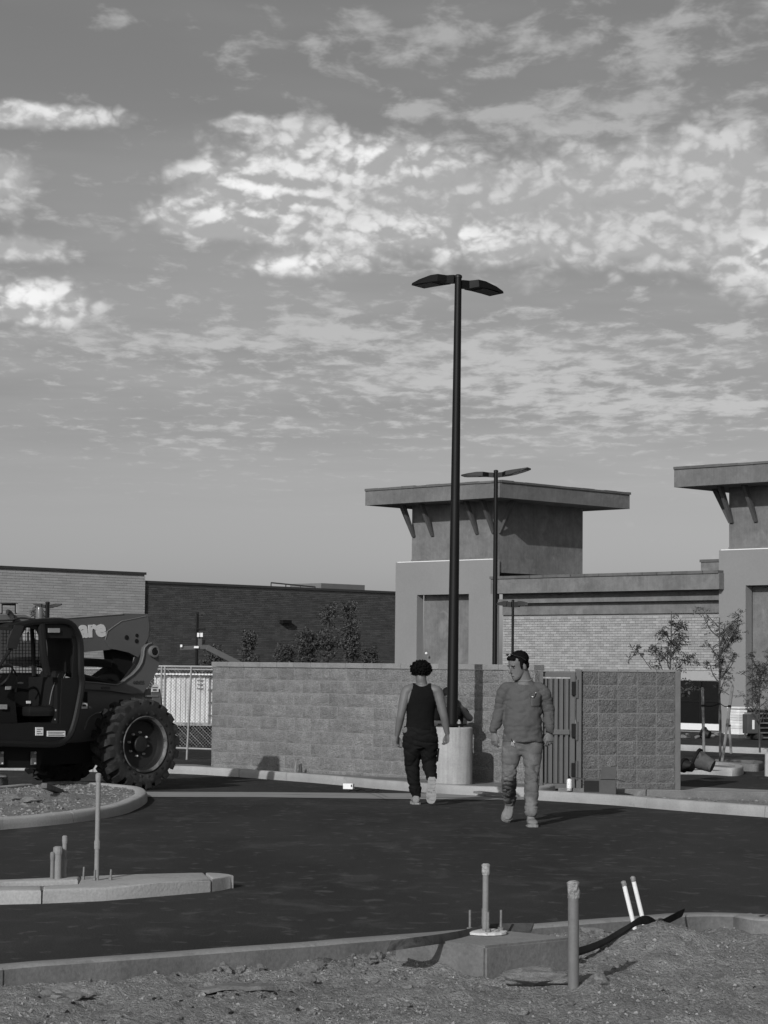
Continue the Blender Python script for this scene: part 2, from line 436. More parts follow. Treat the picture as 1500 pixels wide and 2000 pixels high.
# left oval island
isl = [gx(-260, 1650), gx(-100, 1632), gx(0, 1621), gx(100, 1612), gx(195, 1600), gx(255, 1586), gx(284, 1570), gx(286, 1560), gx(268, 1552), gx(205, 1545), gx(130, 1541), gx(60, 1545), gx(0, 1551), gx(-120, 1562), gx(-260, 1573)]
kerb('kerb_of_oval_island', isl, M_conc2, side=1, sec=3.3, height=.11, cuts=[3.3, 6.6, 9.9])

def soil_patch(name, poly, mat, z0, amp, st, bumps=(), lim=None):
    """uneven soil filling a kerbed bed"""
    xs_, ys_ = [p[0] for p in poly], [p[1] for p in poly]; n = len(poly)
    def inside(x, y):
        c = False; md = 9
        for i in range(n):
            (xa, ya), (xb, yb) = poly[i], poly[(i + 1) % n]
            if (ya > y) != (yb > y) and x < (xb - xa) * (y - ya) / (yb - ya) + xa: c = not c
            t = max(0, min(1, ((x - xa) * (xb - xa) + (y - ya) * (yb - ya)) / max(1e-9, (xb - xa) ** 2 + (yb - ya) ** 2)))
            md = min(md, math.hypot(x - xa - t * (xb - xa), y - ya - t * (yb - ya)))
        return c and md > .05
    mb = MB(); idx = {}; nx_, ny_ = int((max(xs_) - min(xs_)) / st) + 2, int((max(ys_) - min(ys_)) / st) + 2
    for j in range(ny_):
        for i in range(nx_):
            x, y = min(xs_) + i * st, min(ys_) + j * st
            if (lim and x < lim) or not inside(x, y): continue
            p = V((x, y, 0)); z = zg(y) + z0 + amp * noise.fractal(p * 1.6, 1, 2, 3) + amp * .8 * noise.fractal(p * 6, .9, 2, 3)
            for bx_, by_, bh_, br_ in bumps: z += bh_ * math.exp(-((x - bx_) ** 2 + (y - by_) ** 2) / br_ ** 2)
            idx[(i, j)] = len(mb.v); mb.v.append((x, y, z))
    for (i, j), a in list(idx.items()):
        b, c, d = idx.get((i + 1, j)), idx.get((i + 1, j + 1)), idx.get((i, j + 1))
        if None not in (b, c, d): mb.f.append((a, b, c, d))
    me = bpy.data.meshes.new(name); me.from_pydata(mb.v, [], mb.f); me.materials.append(mat); shade(me, 60)
    o = bpy.data.objects.new(name, me); COL.objects.link(o); o['kind'] = 'structure'; return o
ib = G(110, 1555, .1)
soil_patch('oval_island_soil', isl, M_dirt2, .075, .022, .05, [(ib.x, ib.y, .06, .5)])
soil_patch('planter_soil', [K2[0], K2[1], K2[2], K2[3], K2[4], KB[0], KB[1], KB[2], KB[3]], M_dirt2, .05, .025, .05)
# stub of another kerb at the left edge
kerb('kerb_stub', [gx(-120, 1540), gx(-20, 1541), gx(10, 1541), gx(15, 1537), gx(8, 1533), gx(-60, 1531)], M_conc2, side=1, sec=9)

# small concrete island in the lot, left foreground
fi_f = [gx(-80, 1766), gx(0, 1767), gx(80, 1765), gx(200, 1760), gx(310, 1751), gx(413, 1742), gx(452, 1736), gx(459, 1727), gx(448, 1722)]
fi_b = [gx(430, 1720), gx(370, 1719.5), gx(250, 1723), gx(130, 1730), gx(0, 1737), gx(-80, 1741)]
ring = fi_f + fi_b
isl2 = empty('small_concrete_island', (ring[3][0], ring[3][1], 0), kind='structure')
def slab(poly, z0, z1, name, mat, parent, rnd=.02):
    bm = bmesh.new(); vs = [bm.verts.new((p[0], p[1], z0)) for p in poly]; f = bm.faces.new(vs)
    r = bmesh.ops.extrude_face_region(bm, geom=[f]); tv = [e for e in r['geom'] if isinstance(e, bmesh.types.BMVert)]
    for q in tv: q.co.z = z1
    te = [e for e in bm.edges if all(abs(q.co.z - z1) < 1e-5 for q in e.verts)]
    bmesh.ops.bevel(bm, geom=te, offset=rnd, segments=3, affect='EDGES', profile=.5)
    bmesh.ops.recalc_face_normals(bm, faces=list(bm.faces))
    me = bpy.data.meshes.new(name); bm.to_mesh(me); bm.free(); me.materials.append(mat); shade(me, 35)
    o = bpy.data.objects.new(name, me); COL.objects.link(o)
    pl = parent_loc(parent)
    for q in me.vertices: q.co = q.co - pl
    o.parent = parent; return o
# castings with joints; at the left a ring of kerb round a soil pocket
H = .095
def hx(u, v): return gx(u, v, H)
slab([gx(414, 1742), gx(436, 1738.5), gx(450, 1735.2), hx(456, 1709), hx(448, 1707), hx(430, 1705), hx(402, 1703.8)], -.1, H, 'kerb_section', M_conc2, isl2, .012)
slab([gx(83, 1765), gx(200, 1760), gx(310, 1751), gx(411, 1742.3), hx(399, 1703.7), hx(370, 1704), hx(250, 1707), hx(160, 1711), hx(152, 1726), hx(85, 1729)], -.1, H - .001, 'kerb_section', M_conc2, isl2)
slab([gx(-80, 1766), gx(0, 1767), gx(80, 1765.1), hx(82, 1729.2), hx(0, 1730), hx(-80, 1731)], -.1, H, 'kerb_section', M_conc2, isl2)
slab([hx(157, 1711.2), hx(130, 1712), hx(0, 1718), hx(-80, 1722), hx(-80, 1727), hx(0, 1723), hx(60, 1720), hx(152, 1716)], -.1, H, 'kerb_section', M_conc2, isl2)
slab([hx(140, 1713), hx(-80, 1724), hx(-80, 1733), hx(148, 1731)], -.1, .055, 'soil_pocket', M_dirt, isl2, .005)

# foreground kerb (seen from its unfinished, darker back)
KF = [(-9.0, 6.0), gx(-300, 1903, .15), gx(-100, 1888, .15), gx(0, 1880, .15), gx(400, 1851, .15), gx(770, 1824, .15), gx(1110, 1797, .15), gx(1260, 1786, .15), gx(1330, 1781.5, .15), gx(1390, 1780.5, .15), gx(1450, 1782, .15), gx(1510, 1785, .15), gx(1700, 1796, .15), (9.0, 12.9)]
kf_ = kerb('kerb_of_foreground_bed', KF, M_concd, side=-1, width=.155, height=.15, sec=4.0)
for ch in list(kf_.children) + list(kb_.children):      # lighter up faces; the planter kerb's dark sides are shade put into the colour
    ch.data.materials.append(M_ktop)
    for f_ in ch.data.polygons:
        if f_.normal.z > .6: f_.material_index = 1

# ================================================================ foreground dirt bed
def kfline(x):
    for a, b in zip(KF, KF[1:]):
        if a[0] <= x <= b[0]: return a[1] + (b[1] - a[1]) * (x - a[0]) / (b[0] - a[0])
    return KF[0][1] - (KF[0][0] - x) * .7 if x < KF[0][0] else KF[-1][1]
mound = G(1290, 1838, .12); mound2 = G(840, 1895, .05); rut = G(300, 1960)
BLK = G(945, 1880, .05)
def dirt_z(x, y):
    p = V((x, y, 0))
    z = .045 + .035 * noise.fractal(p * 1.3, 1.0, 2.0, 3) + .030 * noise.fractal(p * 5.0 + V((3, 1, 0)), .9, 2.0, 4)
    r = math.hypot(x - mound.x, (y - mound.y) * .9); z += .115 * math.exp(-(r / .28) ** 2) + .045 * math.exp(-(r / .7) ** 2)
    r = math.hypot(x - mound2.x, y - mound2.y); z += .035 * math.exp(-(r / .35) ** 2)
    c = noise.fractal(p * 16.0, .8, 2.0, 3); z += .012 * c + .016 * max(0, noise.noise(p * 11.0 + V((7, 3, 0))) - .15)
    c2 = noise.noise(p * 38.0); z += .006 * abs(c2)
    k = kfline(x) - .16
    if y > k - .5: z += .03 * max(0, (y - k + .5)) * noise.noise(p * 2.0 + V((9, 0, 0)))
    if y > k: z = min(z, .03)
    return z
mb = MB(); x0, x1, y0, y1 = -3.2, 3.2, 8.6, 13.75; st = .026
nxg, nyg = int((x1 - x0) / st) + 1, int((y1 - y0) / st) + 1
keep = {}
for j in range(nyg):
    for i in range(nxg):
        x, y = x0 + i * st, y0 + j * st
        if abs(x) > y * .185 + .25 or y > kfline(x) - .02: continue
        keep[(i, j)] = len(mb.v); mb.v.append((x, y, dirt_z(x, y)))
for (i, j), a in list(keep.items()):
    b, c, d = keep.get((i + 1, j)), keep.get((i + 1, j + 1)), keep.get((i, j + 1))
    if b is not None and c is not None and d is not None: mb.f.append((a, b, c, d))
me = bpy.data.meshes.new('foreground_dirt'); me.from_pydata(mb.v, [], mb.f); me.materials.append(M_dirt); shade(me, 60)
o = bpy.data.objects.new('foreground_dirt', me); COL.objects.link(o); o['kind'] = 'structure'
# the bed goes on, coarser, out of frame
mb = MB(); mb.add([(-30, -8, .03), (30, -8, .03), (30, 5.0, .03), (-30, 5.0, .03)], [(0, 1, 2, 3)]); st2 = .2
for j in range(int((13.8 - 5.0) / st2)):
    for i in range(int(18 / st2)):
        x, y = -9 + i * st2, 5.0 + j * st2; cs = [(x, y), (x + st2, y), (x + st2, y + st2), (x, y + st2)]
        if y + st2 > 8.7 and all(abs(cx_) < cy_ * .185 + .22 and cy_ > 8.62 for cx_, cy_ in cs): continue
        if any(cy_ > kfline(cx_) - .03 for cx_, cy_ in cs): continue
        mb.add([(cx_, cy_, .028 + .015 * noise.noise(V((cx_ * 2, cy_ * 2, 0)))) for cx_, cy_ in cs], [(0, 1, 2, 3)])
mb.build('dirt_bed', M_dirt, kind='structure')

# ================================================================ split-face block walls
def block_mesh(name, L, H, D, amp, seed, mat):
    nx_, nz_ = 5, 4; mb = MB(); rs = random.Random(seed); vs = []
    for j in range(nz_ + 1):
        for i in range(nx_ + 1):
            e = 0 if i in (0, nx_) or j in (0, nz_) else 1
            d = amp * (.35 + .65 * rs.random()) if e else amp * .18 * rs.random()
            vs.append((i * L / nx_ + (rs.uniform(-.2, .2) * L / nx_ if e else 0), -d, j * H / nz_ + (rs.uniform(-.2, .2) * H / nz_ if e else 0)))
    n = nx_ + 1
    fs = [(j * n + i, j * n + i + 1, (j + 1) * n + i + 1, (j + 1) * n + i) for j in range(nz_) for i in range(nx_)]
    mb.add(vs, fs); b = len(vs)
    mb.v += [(0, D, 0), (L, D, 0), (L, D, H), (0, D, H)]
    bl, br, tr, tl = 0, nx_, nz_ * n + nx_, nz_ * n
    mb.f += [tuple(list(range(0, n))[::-1]) + (b, b + 1), (b + 1, b + 2) + tuple(j * n + nx_ for j in range(nz_, -1, -1)),
             (b + 2, b + 3) + tuple(range(tl, tr + 1)), (b + 3, b) + tuple(j * n for j in range(0, nz_ + 1))]
    me = mb.mesh(name); me.materials.append(mat); return me

def block_wall(name, A, B, ztop, courses, L, label, mats, bond=.5, thick=.2, cap=.085, jt=.007):
    A, B = V((A[0], A[1], 0)), V((B[0], B[1], 0)); d = (B - A); ln = d.length; rz = math.atan2(d.y, d.x)
    Hc = .2032; zb = ztop - cap - courses * Hc
    root = empty(name, (A.x, A.y, zb), rz, label, 'wall')
    msplit, mmort, mcap = mats
    vs = [block_mesh('block', L - jt, Hc - jt, .09, .020, 10 + k, msplit) for k in range(5)]
    hs = [block_mesh('half_block', L / 2 - jt, Hc - jt, .09, .016, 30 + k, msplit) for k in range(2)]
    # core, faces set back behind the blocks
    MB().box((ln / 2, thick / 2 + .002, courses * Hc / 2), (ln - .02, thick - .012, courses * Hc)).build('mortar_core', mmort, root, local=True)
    rs = random.Random(len(name))
    for c in range(courses):
        x = 0.0; z = c * Hc + .005
        if bond and c % 2:
            inst(rs.choice(hs), 'half_block', root, (x + .005, .008, z)); x += L / 2
        while x + L <= ln + .01:
            inst(rs.choice(vs), 'block', root, (x + .005, .008, z)); x += L
        rem = ln - x
        if rem > .08:
            o = inst(rs.choice(hs), 'cut_block', root, (x + .005, .008, z)); o.scale = (rem / (L / 2), 1, 1)
    capm = MB().bbox((L / 2, thick / 2 - .005, cap / 2), (L * 1.0 - .006, thick + .03, cap - .004), .006).mesh('cap_block'); capm.materials.append(mcap)
    x = 0.0; z = courses * Hc
    while x < ln - .05:
        o = inst(capm, 'cap_block', root, (x, 0, z + .002)); o.scale = (min(1, (ln - x) / L), 1, 1); x += L
    return root, zb
LW0 = V((-2.86, 37.95, 0)); LW1 = V((2.22, 32.85, 0))
wall_long, zb = block_wall('long_block_wall', LW0, LW1, 1.655, 9, .406, 'long pale split-face block wall behind the two walking men',
                           (M_split, M_mort, M_capst))
# return of the long wall at its left end (closed enclosure)
block_wall('side_block_wall', V((-2.86 + 3.2, 37.95 + 3.2 + .1, 0)), V((-2.86 + .16, 37.95 + .16 + .1, 0)), 1.645, 9, .406, 'end wall of the block enclosure, seen edge-on beside the chain-link fence', (M_split, M_mort, M_capst))
GW0, GW1 = P(1131, 1400, 33.0), P(1319, 1400, 33.35)
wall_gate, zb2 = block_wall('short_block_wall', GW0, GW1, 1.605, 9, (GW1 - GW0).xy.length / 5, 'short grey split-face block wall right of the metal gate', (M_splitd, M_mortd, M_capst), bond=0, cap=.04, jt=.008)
# smooth jamb at the right end of the short wall
p = P(1324, 1400, 33.33)
MB().bbox((p.x, p.y + .09, (zb2 + 1.585) / 2), (.082, .20, 1.585 - zb2), .012).build('wall_end_jamb', gm('smooth_block', .135, .12, 5, .93, .3, 30), wall_gate, origin=(0, 0, 0))
for ch in wall_gate.children:
    if ch.name.startswith('wall_end_jamb'):
        # child verts are relative to the parent's place; undo the parent's turn
        ch.matrix_local = Matrix.Rotation(-wall_gate.rotation_euler.z, 4, 'Z')

# metal gate
g0, g1 = P(1040, 1400, 33.12), P(1124, 1400, 33.02)
gd = (g1 - g0); gd.z = 0; gl = gd.length; grz = math.atan2(gd.y, gd.x); gzt = zat(1312, 1085, 33.07); gzb = zat(1543, 1085, 33.07)
gate = empty('metal_gate', (g0.x, g0.y, gzb), grz, 'grey ribbed sheet-metal gate hung between the two block walls', 'gate')
M_gate = gm('gate_paint', .090, .08, 4, .55, spec=.35, fine=.05)
gh = gzt - gzb; fw = .075
for nm, c, sz in (('top_rail', (gl / 2, 0, gh - fw / 2), (gl, .05, fw)), ('bottom_rail', (gl / 2, 0, fw / 2 + .02), (gl, .05, fw)), ('middle_rail', (gl / 2, -.004, gh * .49), (gl - .16, .056, .075)),
                  ('side_rail', (.04, -.002, gh / 2), (.07, .054, gh)), ('side_rail', (gl - .04, -.002, gh / 2), (.07, .054, gh))):
    MB().bbox(c, sz, .006).build(nm, M_gate, gate, local=True)
nr = 6; wr = (gl - .16) / nr
rib = MB().prism([(0, .045, 0), (.010, -.014, 0), (wr * .70, -.014, 0), (wr * .70 + .010, .045, 0), (wr, .045, 0), (wr, .05, 0), (0, .05, 0)], (0, 0, gh - .2)).mesh('metal_panel'); rib.materials.append(M_gate)
for k in range(nr): inst(rib, 'metal_panel', gate, (.08 + k * wr, 0, .1))
# gate post with hinges
post = MB().bbox((0, 0, (gzt - gzb) / 2), (.075, .09, gzt - gzb + .06), .006).build('gate_post', M_gate, gate, local=True)
post.location = (gl + .055, -.02, 0)
for z in (.30, .87, 1.48):
    hb = MB().bbox((gl - .015, -.055, z), (.075, .05, .20), .008).build('hinge', M_blackm, gate, local=True)
    MB().tube([(gl + .028, -.07, z - .14), (gl + .028, -.07, z + .13)], .02, 10).build('hinge_pin', M_gate, hb, local=True)
MB().prism([(.03, -.04, .02), (.26, -.04, .02), (.20, -.04, .10), (.10, -.04, .13), (.03, -.04, .16)], (0, -.02, 0)).build('corner_bracket', M_gate, gate, local=True)

# ================================================================ buildings
R2 = math.sqrt(.5)
dR, dB = V((R2, -R2, 0)), V((R2, R2, 0))       # right-and-nearer, right-and-farther
def line_at(p0, d, u):
    """point on the ground-plan line p0 + s*d seen at photo column u (near the horizon)"""
    k = (u - 750) / FPX / math.cos(PITCH) * 1.0
    s = (k * p0.y - p0.x) / (d.x - k * d.y); return p0 + d * s
ZB = -.2
def obox(mb, p, d, n, s0, s1, o0, o1, z0, z1):
    """box along direction d from s0..s1, offset along outward normal n from o0..o1"""
    a = p + d * s0 + n * o0
    mb.prism([(a.x, a.y, z0)] + [((p + d * s1 + n * o0).x, (p + d * s1 + n * o0).y, z0)] + [((p + d * s1 + n * o1).x, (p + d * s1 + n * o1).y, z0), ((p + d * s0 + n * o1).x, (p + d * s0 + n * o1).y, z0)], (0, 0, z1 - z0)); return mb
def brickfield(p, d, n, s0, s1, z0, z1, bw_, bh, joint, depth, holes=(), proud=.0):
    """yields the boxes of running-bond brickwork"""
    rz = math.atan2(d.y, d.x); c = 0; z = z0
    while z + bh <= z1 + 1e-4:
        s = s0 - (bw_ / 2 if c % 2 else 0)
        while s < s1 - .01:
            a, b = max(s, s0), min(s + bw_, s1)
            if b - a > .04 and not any(h0 < (a + b) / 2 < h1 and hz0 < z + bh / 2 < hz1 for h0, h1, hz0, hz1 in holes):
                yield a, b, z
            s += bw_
        z += bh; c += 1

def brick_part(name, p, d, n, fld, bh, joint, depth, mat, parent):
    mb = MB(); o = parent_loc(parent)
    for a, b, z in fld:
        obox(mb, p, d, n, a + joint / 2, b - joint / 2, 0, depth, z + joint / 2, z + bh - joint / 2)
    return mb.build(name, mat, parent, kind='stuff')

# ---- dark brick building at the left back
D0 = P(280, 1300, 90); D0.z = 0
nD = V((R2, -R2, 0))
db = empty('dark_brick_building', (D0.x, D0.y, ZB), 0, 'low dark brick building with a flat roofline behind the long wall', 'building')
ztD = 4.88
mb = MB(); obox(mb, D0, dB, nD, -1, 16, -12, -.03, ZB, ztD - .05); mb.build('wall', M_dmort, db)
brick_part('brickwork', D0, dB, nD, brickfield(D0, dB, nD, -.6, 15.6, .6, ztD - .1, .305, .0762, .012, .03), .0762, .014, .03, M_dbrick, db)
s = -1.0; cm = None
while s < 16:
    mb = MB(); obox(mb, D0, dB, nD, s, s + 2.99, -.4, .06, ztD - .07, ztD + .03); mb.build('coping', M_coping, db); s += 3
q = line_at(D0, dB, 553); mb = MB()
obox(mb, q, dB, nD, -.15, .35, .0, .25, 3.35, 3.5); wl = mb.build('wall_lamp', M_blackm, db)
mb = MB(); a = line_at(D0, dB, 660); b = line_at(D0, dB, 745); obox(mb, a, dB, nD, 0, (b - a).length, -3, -1, ztD - .1, ztD + .30)
tag(mb.build('rooftop_unit', gm('rooftop_metal', .16, .1, 2, .6), None), 'long low grey rooftop unit on the dark brick building', 'rooftop unit')
mb = MB(); a = line_at(D0, dB, 562); b = line_at(D0, dB, 648)
mb.tube([(a.x - .7, a.y + .7, ztD + .22), (b.x - .7, b.y + .7, ztD + .12)], .03, 6)
for t in (0, .33, .66, 1):
    c = a.lerp(b, t); mb.tube([(c.x - .7, c.y + .7, ztD - .1), (c.x - .7, c.y + .7, ztD + .22 - .1 * t)], .025, 6)
tag(mb.build('roof_rail', M_coping, None), 'thin dark rail along the roof of the dark brick building', 'rail')

# ---- light block building at the far left
L0 = P(280, 1300, 89.85); L0.z = 0; ztL = 5.20
lb = empty('light_block_building', (L0.x, L0.y, ZB), 0, 'tall pale block building at the left edge behind the telehandler', 'building')
mb = MB(); obox(mb, L0, dB, nD, -14, 0, -10, -.03, ZB, ztL - .05); mb.build('wall', M_lmort, lb)
brick_part('blockwork', L0, dB, nD, brickfield(L0, dB, nD, -7.5, 0, .9, ztL - .1, .40, .1016, .012, .03), .1016, .012, .03, M_lbrick, lb)
s = -14
while s < 0:
    mb = MB(); obox(mb, L0, dB, nD, s, min(s + 2.99, .03), -.4, .06, ztL - .07, ztL + .03); mb.build('coping', M_coping, lb); s += 3

# ---- main stucco and brick building on the right
B0 = P(1413, 1300, 64.8); B0.z = 0                # foot of the long brick wall beside the right tower
nB = V((-R2, -R2, 0))                             # outward normal of the long wall
def sB(u): return (line_at(B0, dR, u) - B0).dot(dR)
bld = empty('stucco_retail_building', (B0.x, B0.y, ZB), 0, 'stucco and pale brick building with two square hip-roofed towers', 'building')
sl_ = sB(984)                                    # left end of long wall
# long wall core, frieze, moulding, parapet
mb = MB(); obox(mb, B0, dR, nB, sl_ - .05, .3, -9, -.04, ZB, 4.30); mb.build('wall', M_pmort, bld)
mb = MB(); obox(mb, B0, dR, nB, sl_, 0.2, -.1, .03, 3.24, 3.92); mb.build('frieze', M_stuc, bld)
mb = MB(); obox(mb, B0, dR, nB, sl_ - .02, 0.2, -.1, .22, 3.60, 3.73); mb.build('moulding', M_stuc, bld)
mb = MB(); obox(mb, B0, dR, nB, sl_ - .1, 0.2, -.3, .48, 3.90, 4.36); mb.build('parapet', M_stuc, bld)
s = sl_ - .12
while s < .1:
    e_ = min(s + .55, .15); mb = MB(); a = obox(mb, B0, dR, nB, s, e_ + .03, -.35, .52, 4.355 + .004 * random.random(), 4.44)
    o = mb.build('coping_tile', M_tile, bld); s = e_
# bricks: the 300 that show largest as pieces, the rest joined
win_s0, win_s1, win_z0, win_z1 = sB(1330) - 1.6, -.02, .05, 1.27
fl = list(brickfield(B0, dR, nB, sl_, 0, -.1, 3.24, .22, .0762, .01, .04, holes=[(win_s0 - .02, win_s1 + .02, win_z0 - .03, win_z1 + .02)]))
full = [t for t in fl if abs((t[1] - t[0]) - .22) < 1e-3 and t[2] > 1.7]
full.sort(key=lambda t: -t[0]); big = full[:300]; bigset = set(big)
rzB = math.atan2(dR.y, dR.x)
bme = MB().box((.105, .0, .033), (.210, .04, .066)).mesh('brick'); bme.materials.append(M_pbrick)
for a, b, z in big:
    q = B0 + dR * (a + .005) - nB * .0
    inst(bme, 'brick', bld, (q.x - B0.x + nB.x * (-.02 + .003 * random.random()), q.y - B0.y + nB.y * (-.02), z + .005 - ZB), (0, 0, rzB))
brick_part('brickwork', B0 - nB * .04, dR, nB, [t for t in fl if t not in bigset], .0762, .01, .04, M_pbrick_s, bld)
# dark shop window and white base
wn = MB(); obox(wn, B0, dR, nB, win_s0, win_s1, -.12, -.035, win_z0, win_z1); wn = wn.build('window', M_glass, bld)
for t in (.0, .37, .74, 1.0):
    mb = MB(); sx = win_s0 + (win_s1 - win_s0) * t; obox(mb, B0, dR, nB, sx - .025, sx + .025, -.1, .0, win_z0, win_z1); mb.build('mullion', M_blackm, wn)
mb = MB(); obox(mb, B0, dR, nB, win_s0, win_s1, -.1, -.005, win_z0 + .62, win_z0 + .65); mb.build('mullion', M_blackm, wn)
mb = MB(); obox(mb, B0, dR, nB, sl_, 0, -.04, .03, -.14, .04); mb.build('base_course', M_flash, bld)
mb = MB(); obox(mb, B0, dR, nB, win_s0, 0, -.03, .012, 1.29, 1.55); mb.build('lintel_course', gm('lintel_block', .36, .06, 2, .9, .2, 30), bld)

def tower(uL, uC, o_, pL, pR, recL, recR, zrec, zport, zeave, ztop, depth, lab):
    """square tower flush with the long wall: uL, uC photo columns of its wall corners; pL..pR columns of the smooth portal below"""
    a, b = sB(uL), sB(uC); q = B0 + dR * a; wdt = b - a
    mb = MB(); obox(mb, B0, dR, nB, a, b, -depth, .0, zport - .4, zeave + .02); mb.build('tower_wall', M_stuc, bld)
    # eave box: soffit, fascia, tiles
    mb = MB(); obox(mb, B0, dR, nB, a - o_, b + o_, -depth - o_, o_, zeave, ztop - .06); mb.build('eave', M_stuc2, bld)
    # tiles round the visible edges
    def tiles(p, d, n, s0, s1):
        s = s0
        while s < s1 - .02:
            e_ = min(s + .56, s1); mb = MB(); obox(mb, p, d, n, s, e_ + .02, -.25, .035 + .008 * random.random(), ztop - .062 + .004 * random.random(), ztop + .02 * random.random()); mb.build('roof_tile', M_tile, bld); s = e_
    tiles(B0 + nB * o_, dR, nB, a - o_, b + o_)
    nR_ = dR; pR_ = B0 + dR * (b + o_) + nB * o_
    tiles(pR_, -nB, nR_, .03, depth + 2 * o_)
    # low hip roof
    c0 = [B0 + dR * s_ + nB * t_ for s_, t_ in ((a - o_, o_), (b + o_, o_), (b + o_, -depth - o_), (a - o_, -depth - o_))]
    ap = B0 + dR * (a + b) / 2 - nB * depth / 2
    mb = MB(); mb.add([(p_.x, p_.y, ztop - .07) for p_ in c0] + [(ap.x, ap.y, ztop + .06)], [(0, 1, 4), (1, 2, 4), (2, 3, 4), (3, 0, 4), (3, 2, 1, 0)]); mb.build('roof', M_tile, bld)
    # raking brackets under the eave
    def bracket(s_, t0, dirn, base):
        foot = base + V((0, 0, zeave - 1.02)); head = base + dirn * (o_ * .52) + V((0, 0, zeave - .0)); side = V((-dirn.y, dirn.x, 0)) * .055
        mb = MB()
        pts = [foot + dirn * .0, foot + dirn * .07, head + dirn * .09, head - dirn * .09]
        mb.prism([p_ - side for p_ in pts], side * 2); mb.build('eave_bracket', gm('bracket_paint', .085, .1, 3, .9), bld)
    for k in range(4):
        s_ = a + .12 + (0, .24, .80, 1.0)[k] * (wdt - .24); base = B0 + dR * s_; base.z = 0; bracket(s_, 0, nB, base)
    base = B0 + dR * a - nB * .12; bracket(0, 0, -dR, base)
    base = B0 + dR * b - nB * .12; bracket(0, 0, dR, base)
    # smooth portal with recessed panel
    pa, pb, ra, rb = sB(pL), sB(pR), sB(recL), sB(recR); pj = .24
    mb = MB(); obox(mb, B0, dR, nB, pa, ra, -.06, pj, ZB, zport); obox(mb, B0, dR, nB, rb, pb, -.06, pj, ZB, zport); obox(mb, B0, dR, nB, ra, rb, -.06, pj, zrec, zport)
    mb.build('portal', M_smooth, bld)
    mb = MB(); obox(mb, B0, dR, nB, pa + .05, pb - .05, -.02, pj - .03, zport, zport + .025); mb.build('flashing', M_flash, bld)
    mb = MB(); obox(mb, B0, dR, nB, ra - .02, rb + .02, -.3, -.12, ZB, zrec + .02); pn = mb.build('recessed_panel', M_stuc, bld)
    mb = MB(); obox(mb, B0, dR, nB, a, b, .0, .03, zport + .02, zport + .10); mb.build('base_trim', M_stuc2, bld)
    # side return
    return a, b
tower(805, 971, 1.09, 784, 974, 826, 927, 3.92, 4.99, 6.85, 7.38, 4.2, 'left')
tower(1424, 1640, 1.12, 1414, 1660, 1466, 1600, 4.0, 5.02, 6.83, 7.40, 3.2, 'right')
q = line_at(B0, dR, 841); mb = MB(); mb.ico((q.x - .1, q.y - .1, 2.03), .045, 2); mb.build('panel_lamp', M_flash, bld)
# raised parapet block behind the right tower
mb = MB(); a_ = sB(1350) ; obox(mb, B0 - nB * 1.2, dR, nB, a_ - .55, .3, -.6, 0, 4.2, 4.78); mb.build('raised_parapet', M_stuc, bld)
mb = MB(); obox(mb, B0 - nB * 1.2, dR, nB, a_ - .58, .1, -.63, .03, 4.78, 4.86); mb.build('coping_tile', M_tile, bld)
# ================================================================ text
def text_mesh(txt, size, name, bold=0.0, ext=.002):
    cu_ = bpy.data.curves.new(name, 'FONT'); cu_.body = txt; cu_.size = size; cu_.extrude = ext; cu_.offset = bold; cu_.resolution_u = 3
    ob = bpy.data.objects.new(name, cu_); COL.objects.link(ob); bpy.context.view_layer.update()
    me = bpy.data.meshes.new_from_object(ob.evaluated_get(bpy.context.evaluated_depsgraph_get()))
    COL.objects.unlink(ob); bpy.data.objects.remove(ob); me.name = name
    return me

# ================================================================ telehandler, rear end, cab side towards us
M_tgrey = gm('machine_grey', .105, .07, 2.0, .5, spec=.4, fine=.04, stain=(.10, 3.0, .55, .8))
M_tlite = gm('machine_grey_edge', .15, .06, 2, .5, spec=.4)
M_rub = gm('tyre_rubber', .028, .25, 6, .9, .3, 30, spec=.2, stain=(.065, 5.0, .50, .70))
M_rim = gm('rim_paint', .016, .2, 4, .5, spec=.4)
M_lip = gm('rim_lip', .12, .3, 9, .5, spec=.4, stain=(.03, 6, .45, .6))
M_seat = gm('seat_vinyl', .012, .1, 4, .35, spec=.5)
M_lab = gm('white_label', .75, .05, 20, .5)
M_ink = gm('label_ink', .05, .1, 10, .6)
M_let = gm('boom_lettering', .62, .05, 10, .5)

TF, TL = V((-R2, -R2, 0)), V((R2, -R2, 0))       # machine forward, machine left (towards us)
_w = G(268, 1543); TO = V((_w.x, _w.y, zg(_w.y))) - TL * 0.82
tele = empty('telehandler', TO, math.atan2(TF.y, TF.x), 'dark grey telehandler parked behind the oval island, rear wheel and cab showing', 'telehandler')
def T(u, v, yl):
    p = onplane(u, v, TO + TL * yl, TL); q = p - TO; return V((q.dot(TF), yl, q.z))
def plate(name, px, yl, th, mat, parent=None, bev=0):
    """side plate: outline given on the machine plane yl, thickness th away from us"""
    mb = MB(); mb.prism([T(u, v, yl) for u, v in px], (0, -th, 0)); return mb.build(name, mat, parent or tele, local=True)
def slabbox(name, u0, v0, u1, v1, yl, th, mat, parent=None):
    return plate(name, [(u0, v0), (u1, v0), (u1, v1), (u0, v1)], yl, th, mat, parent)

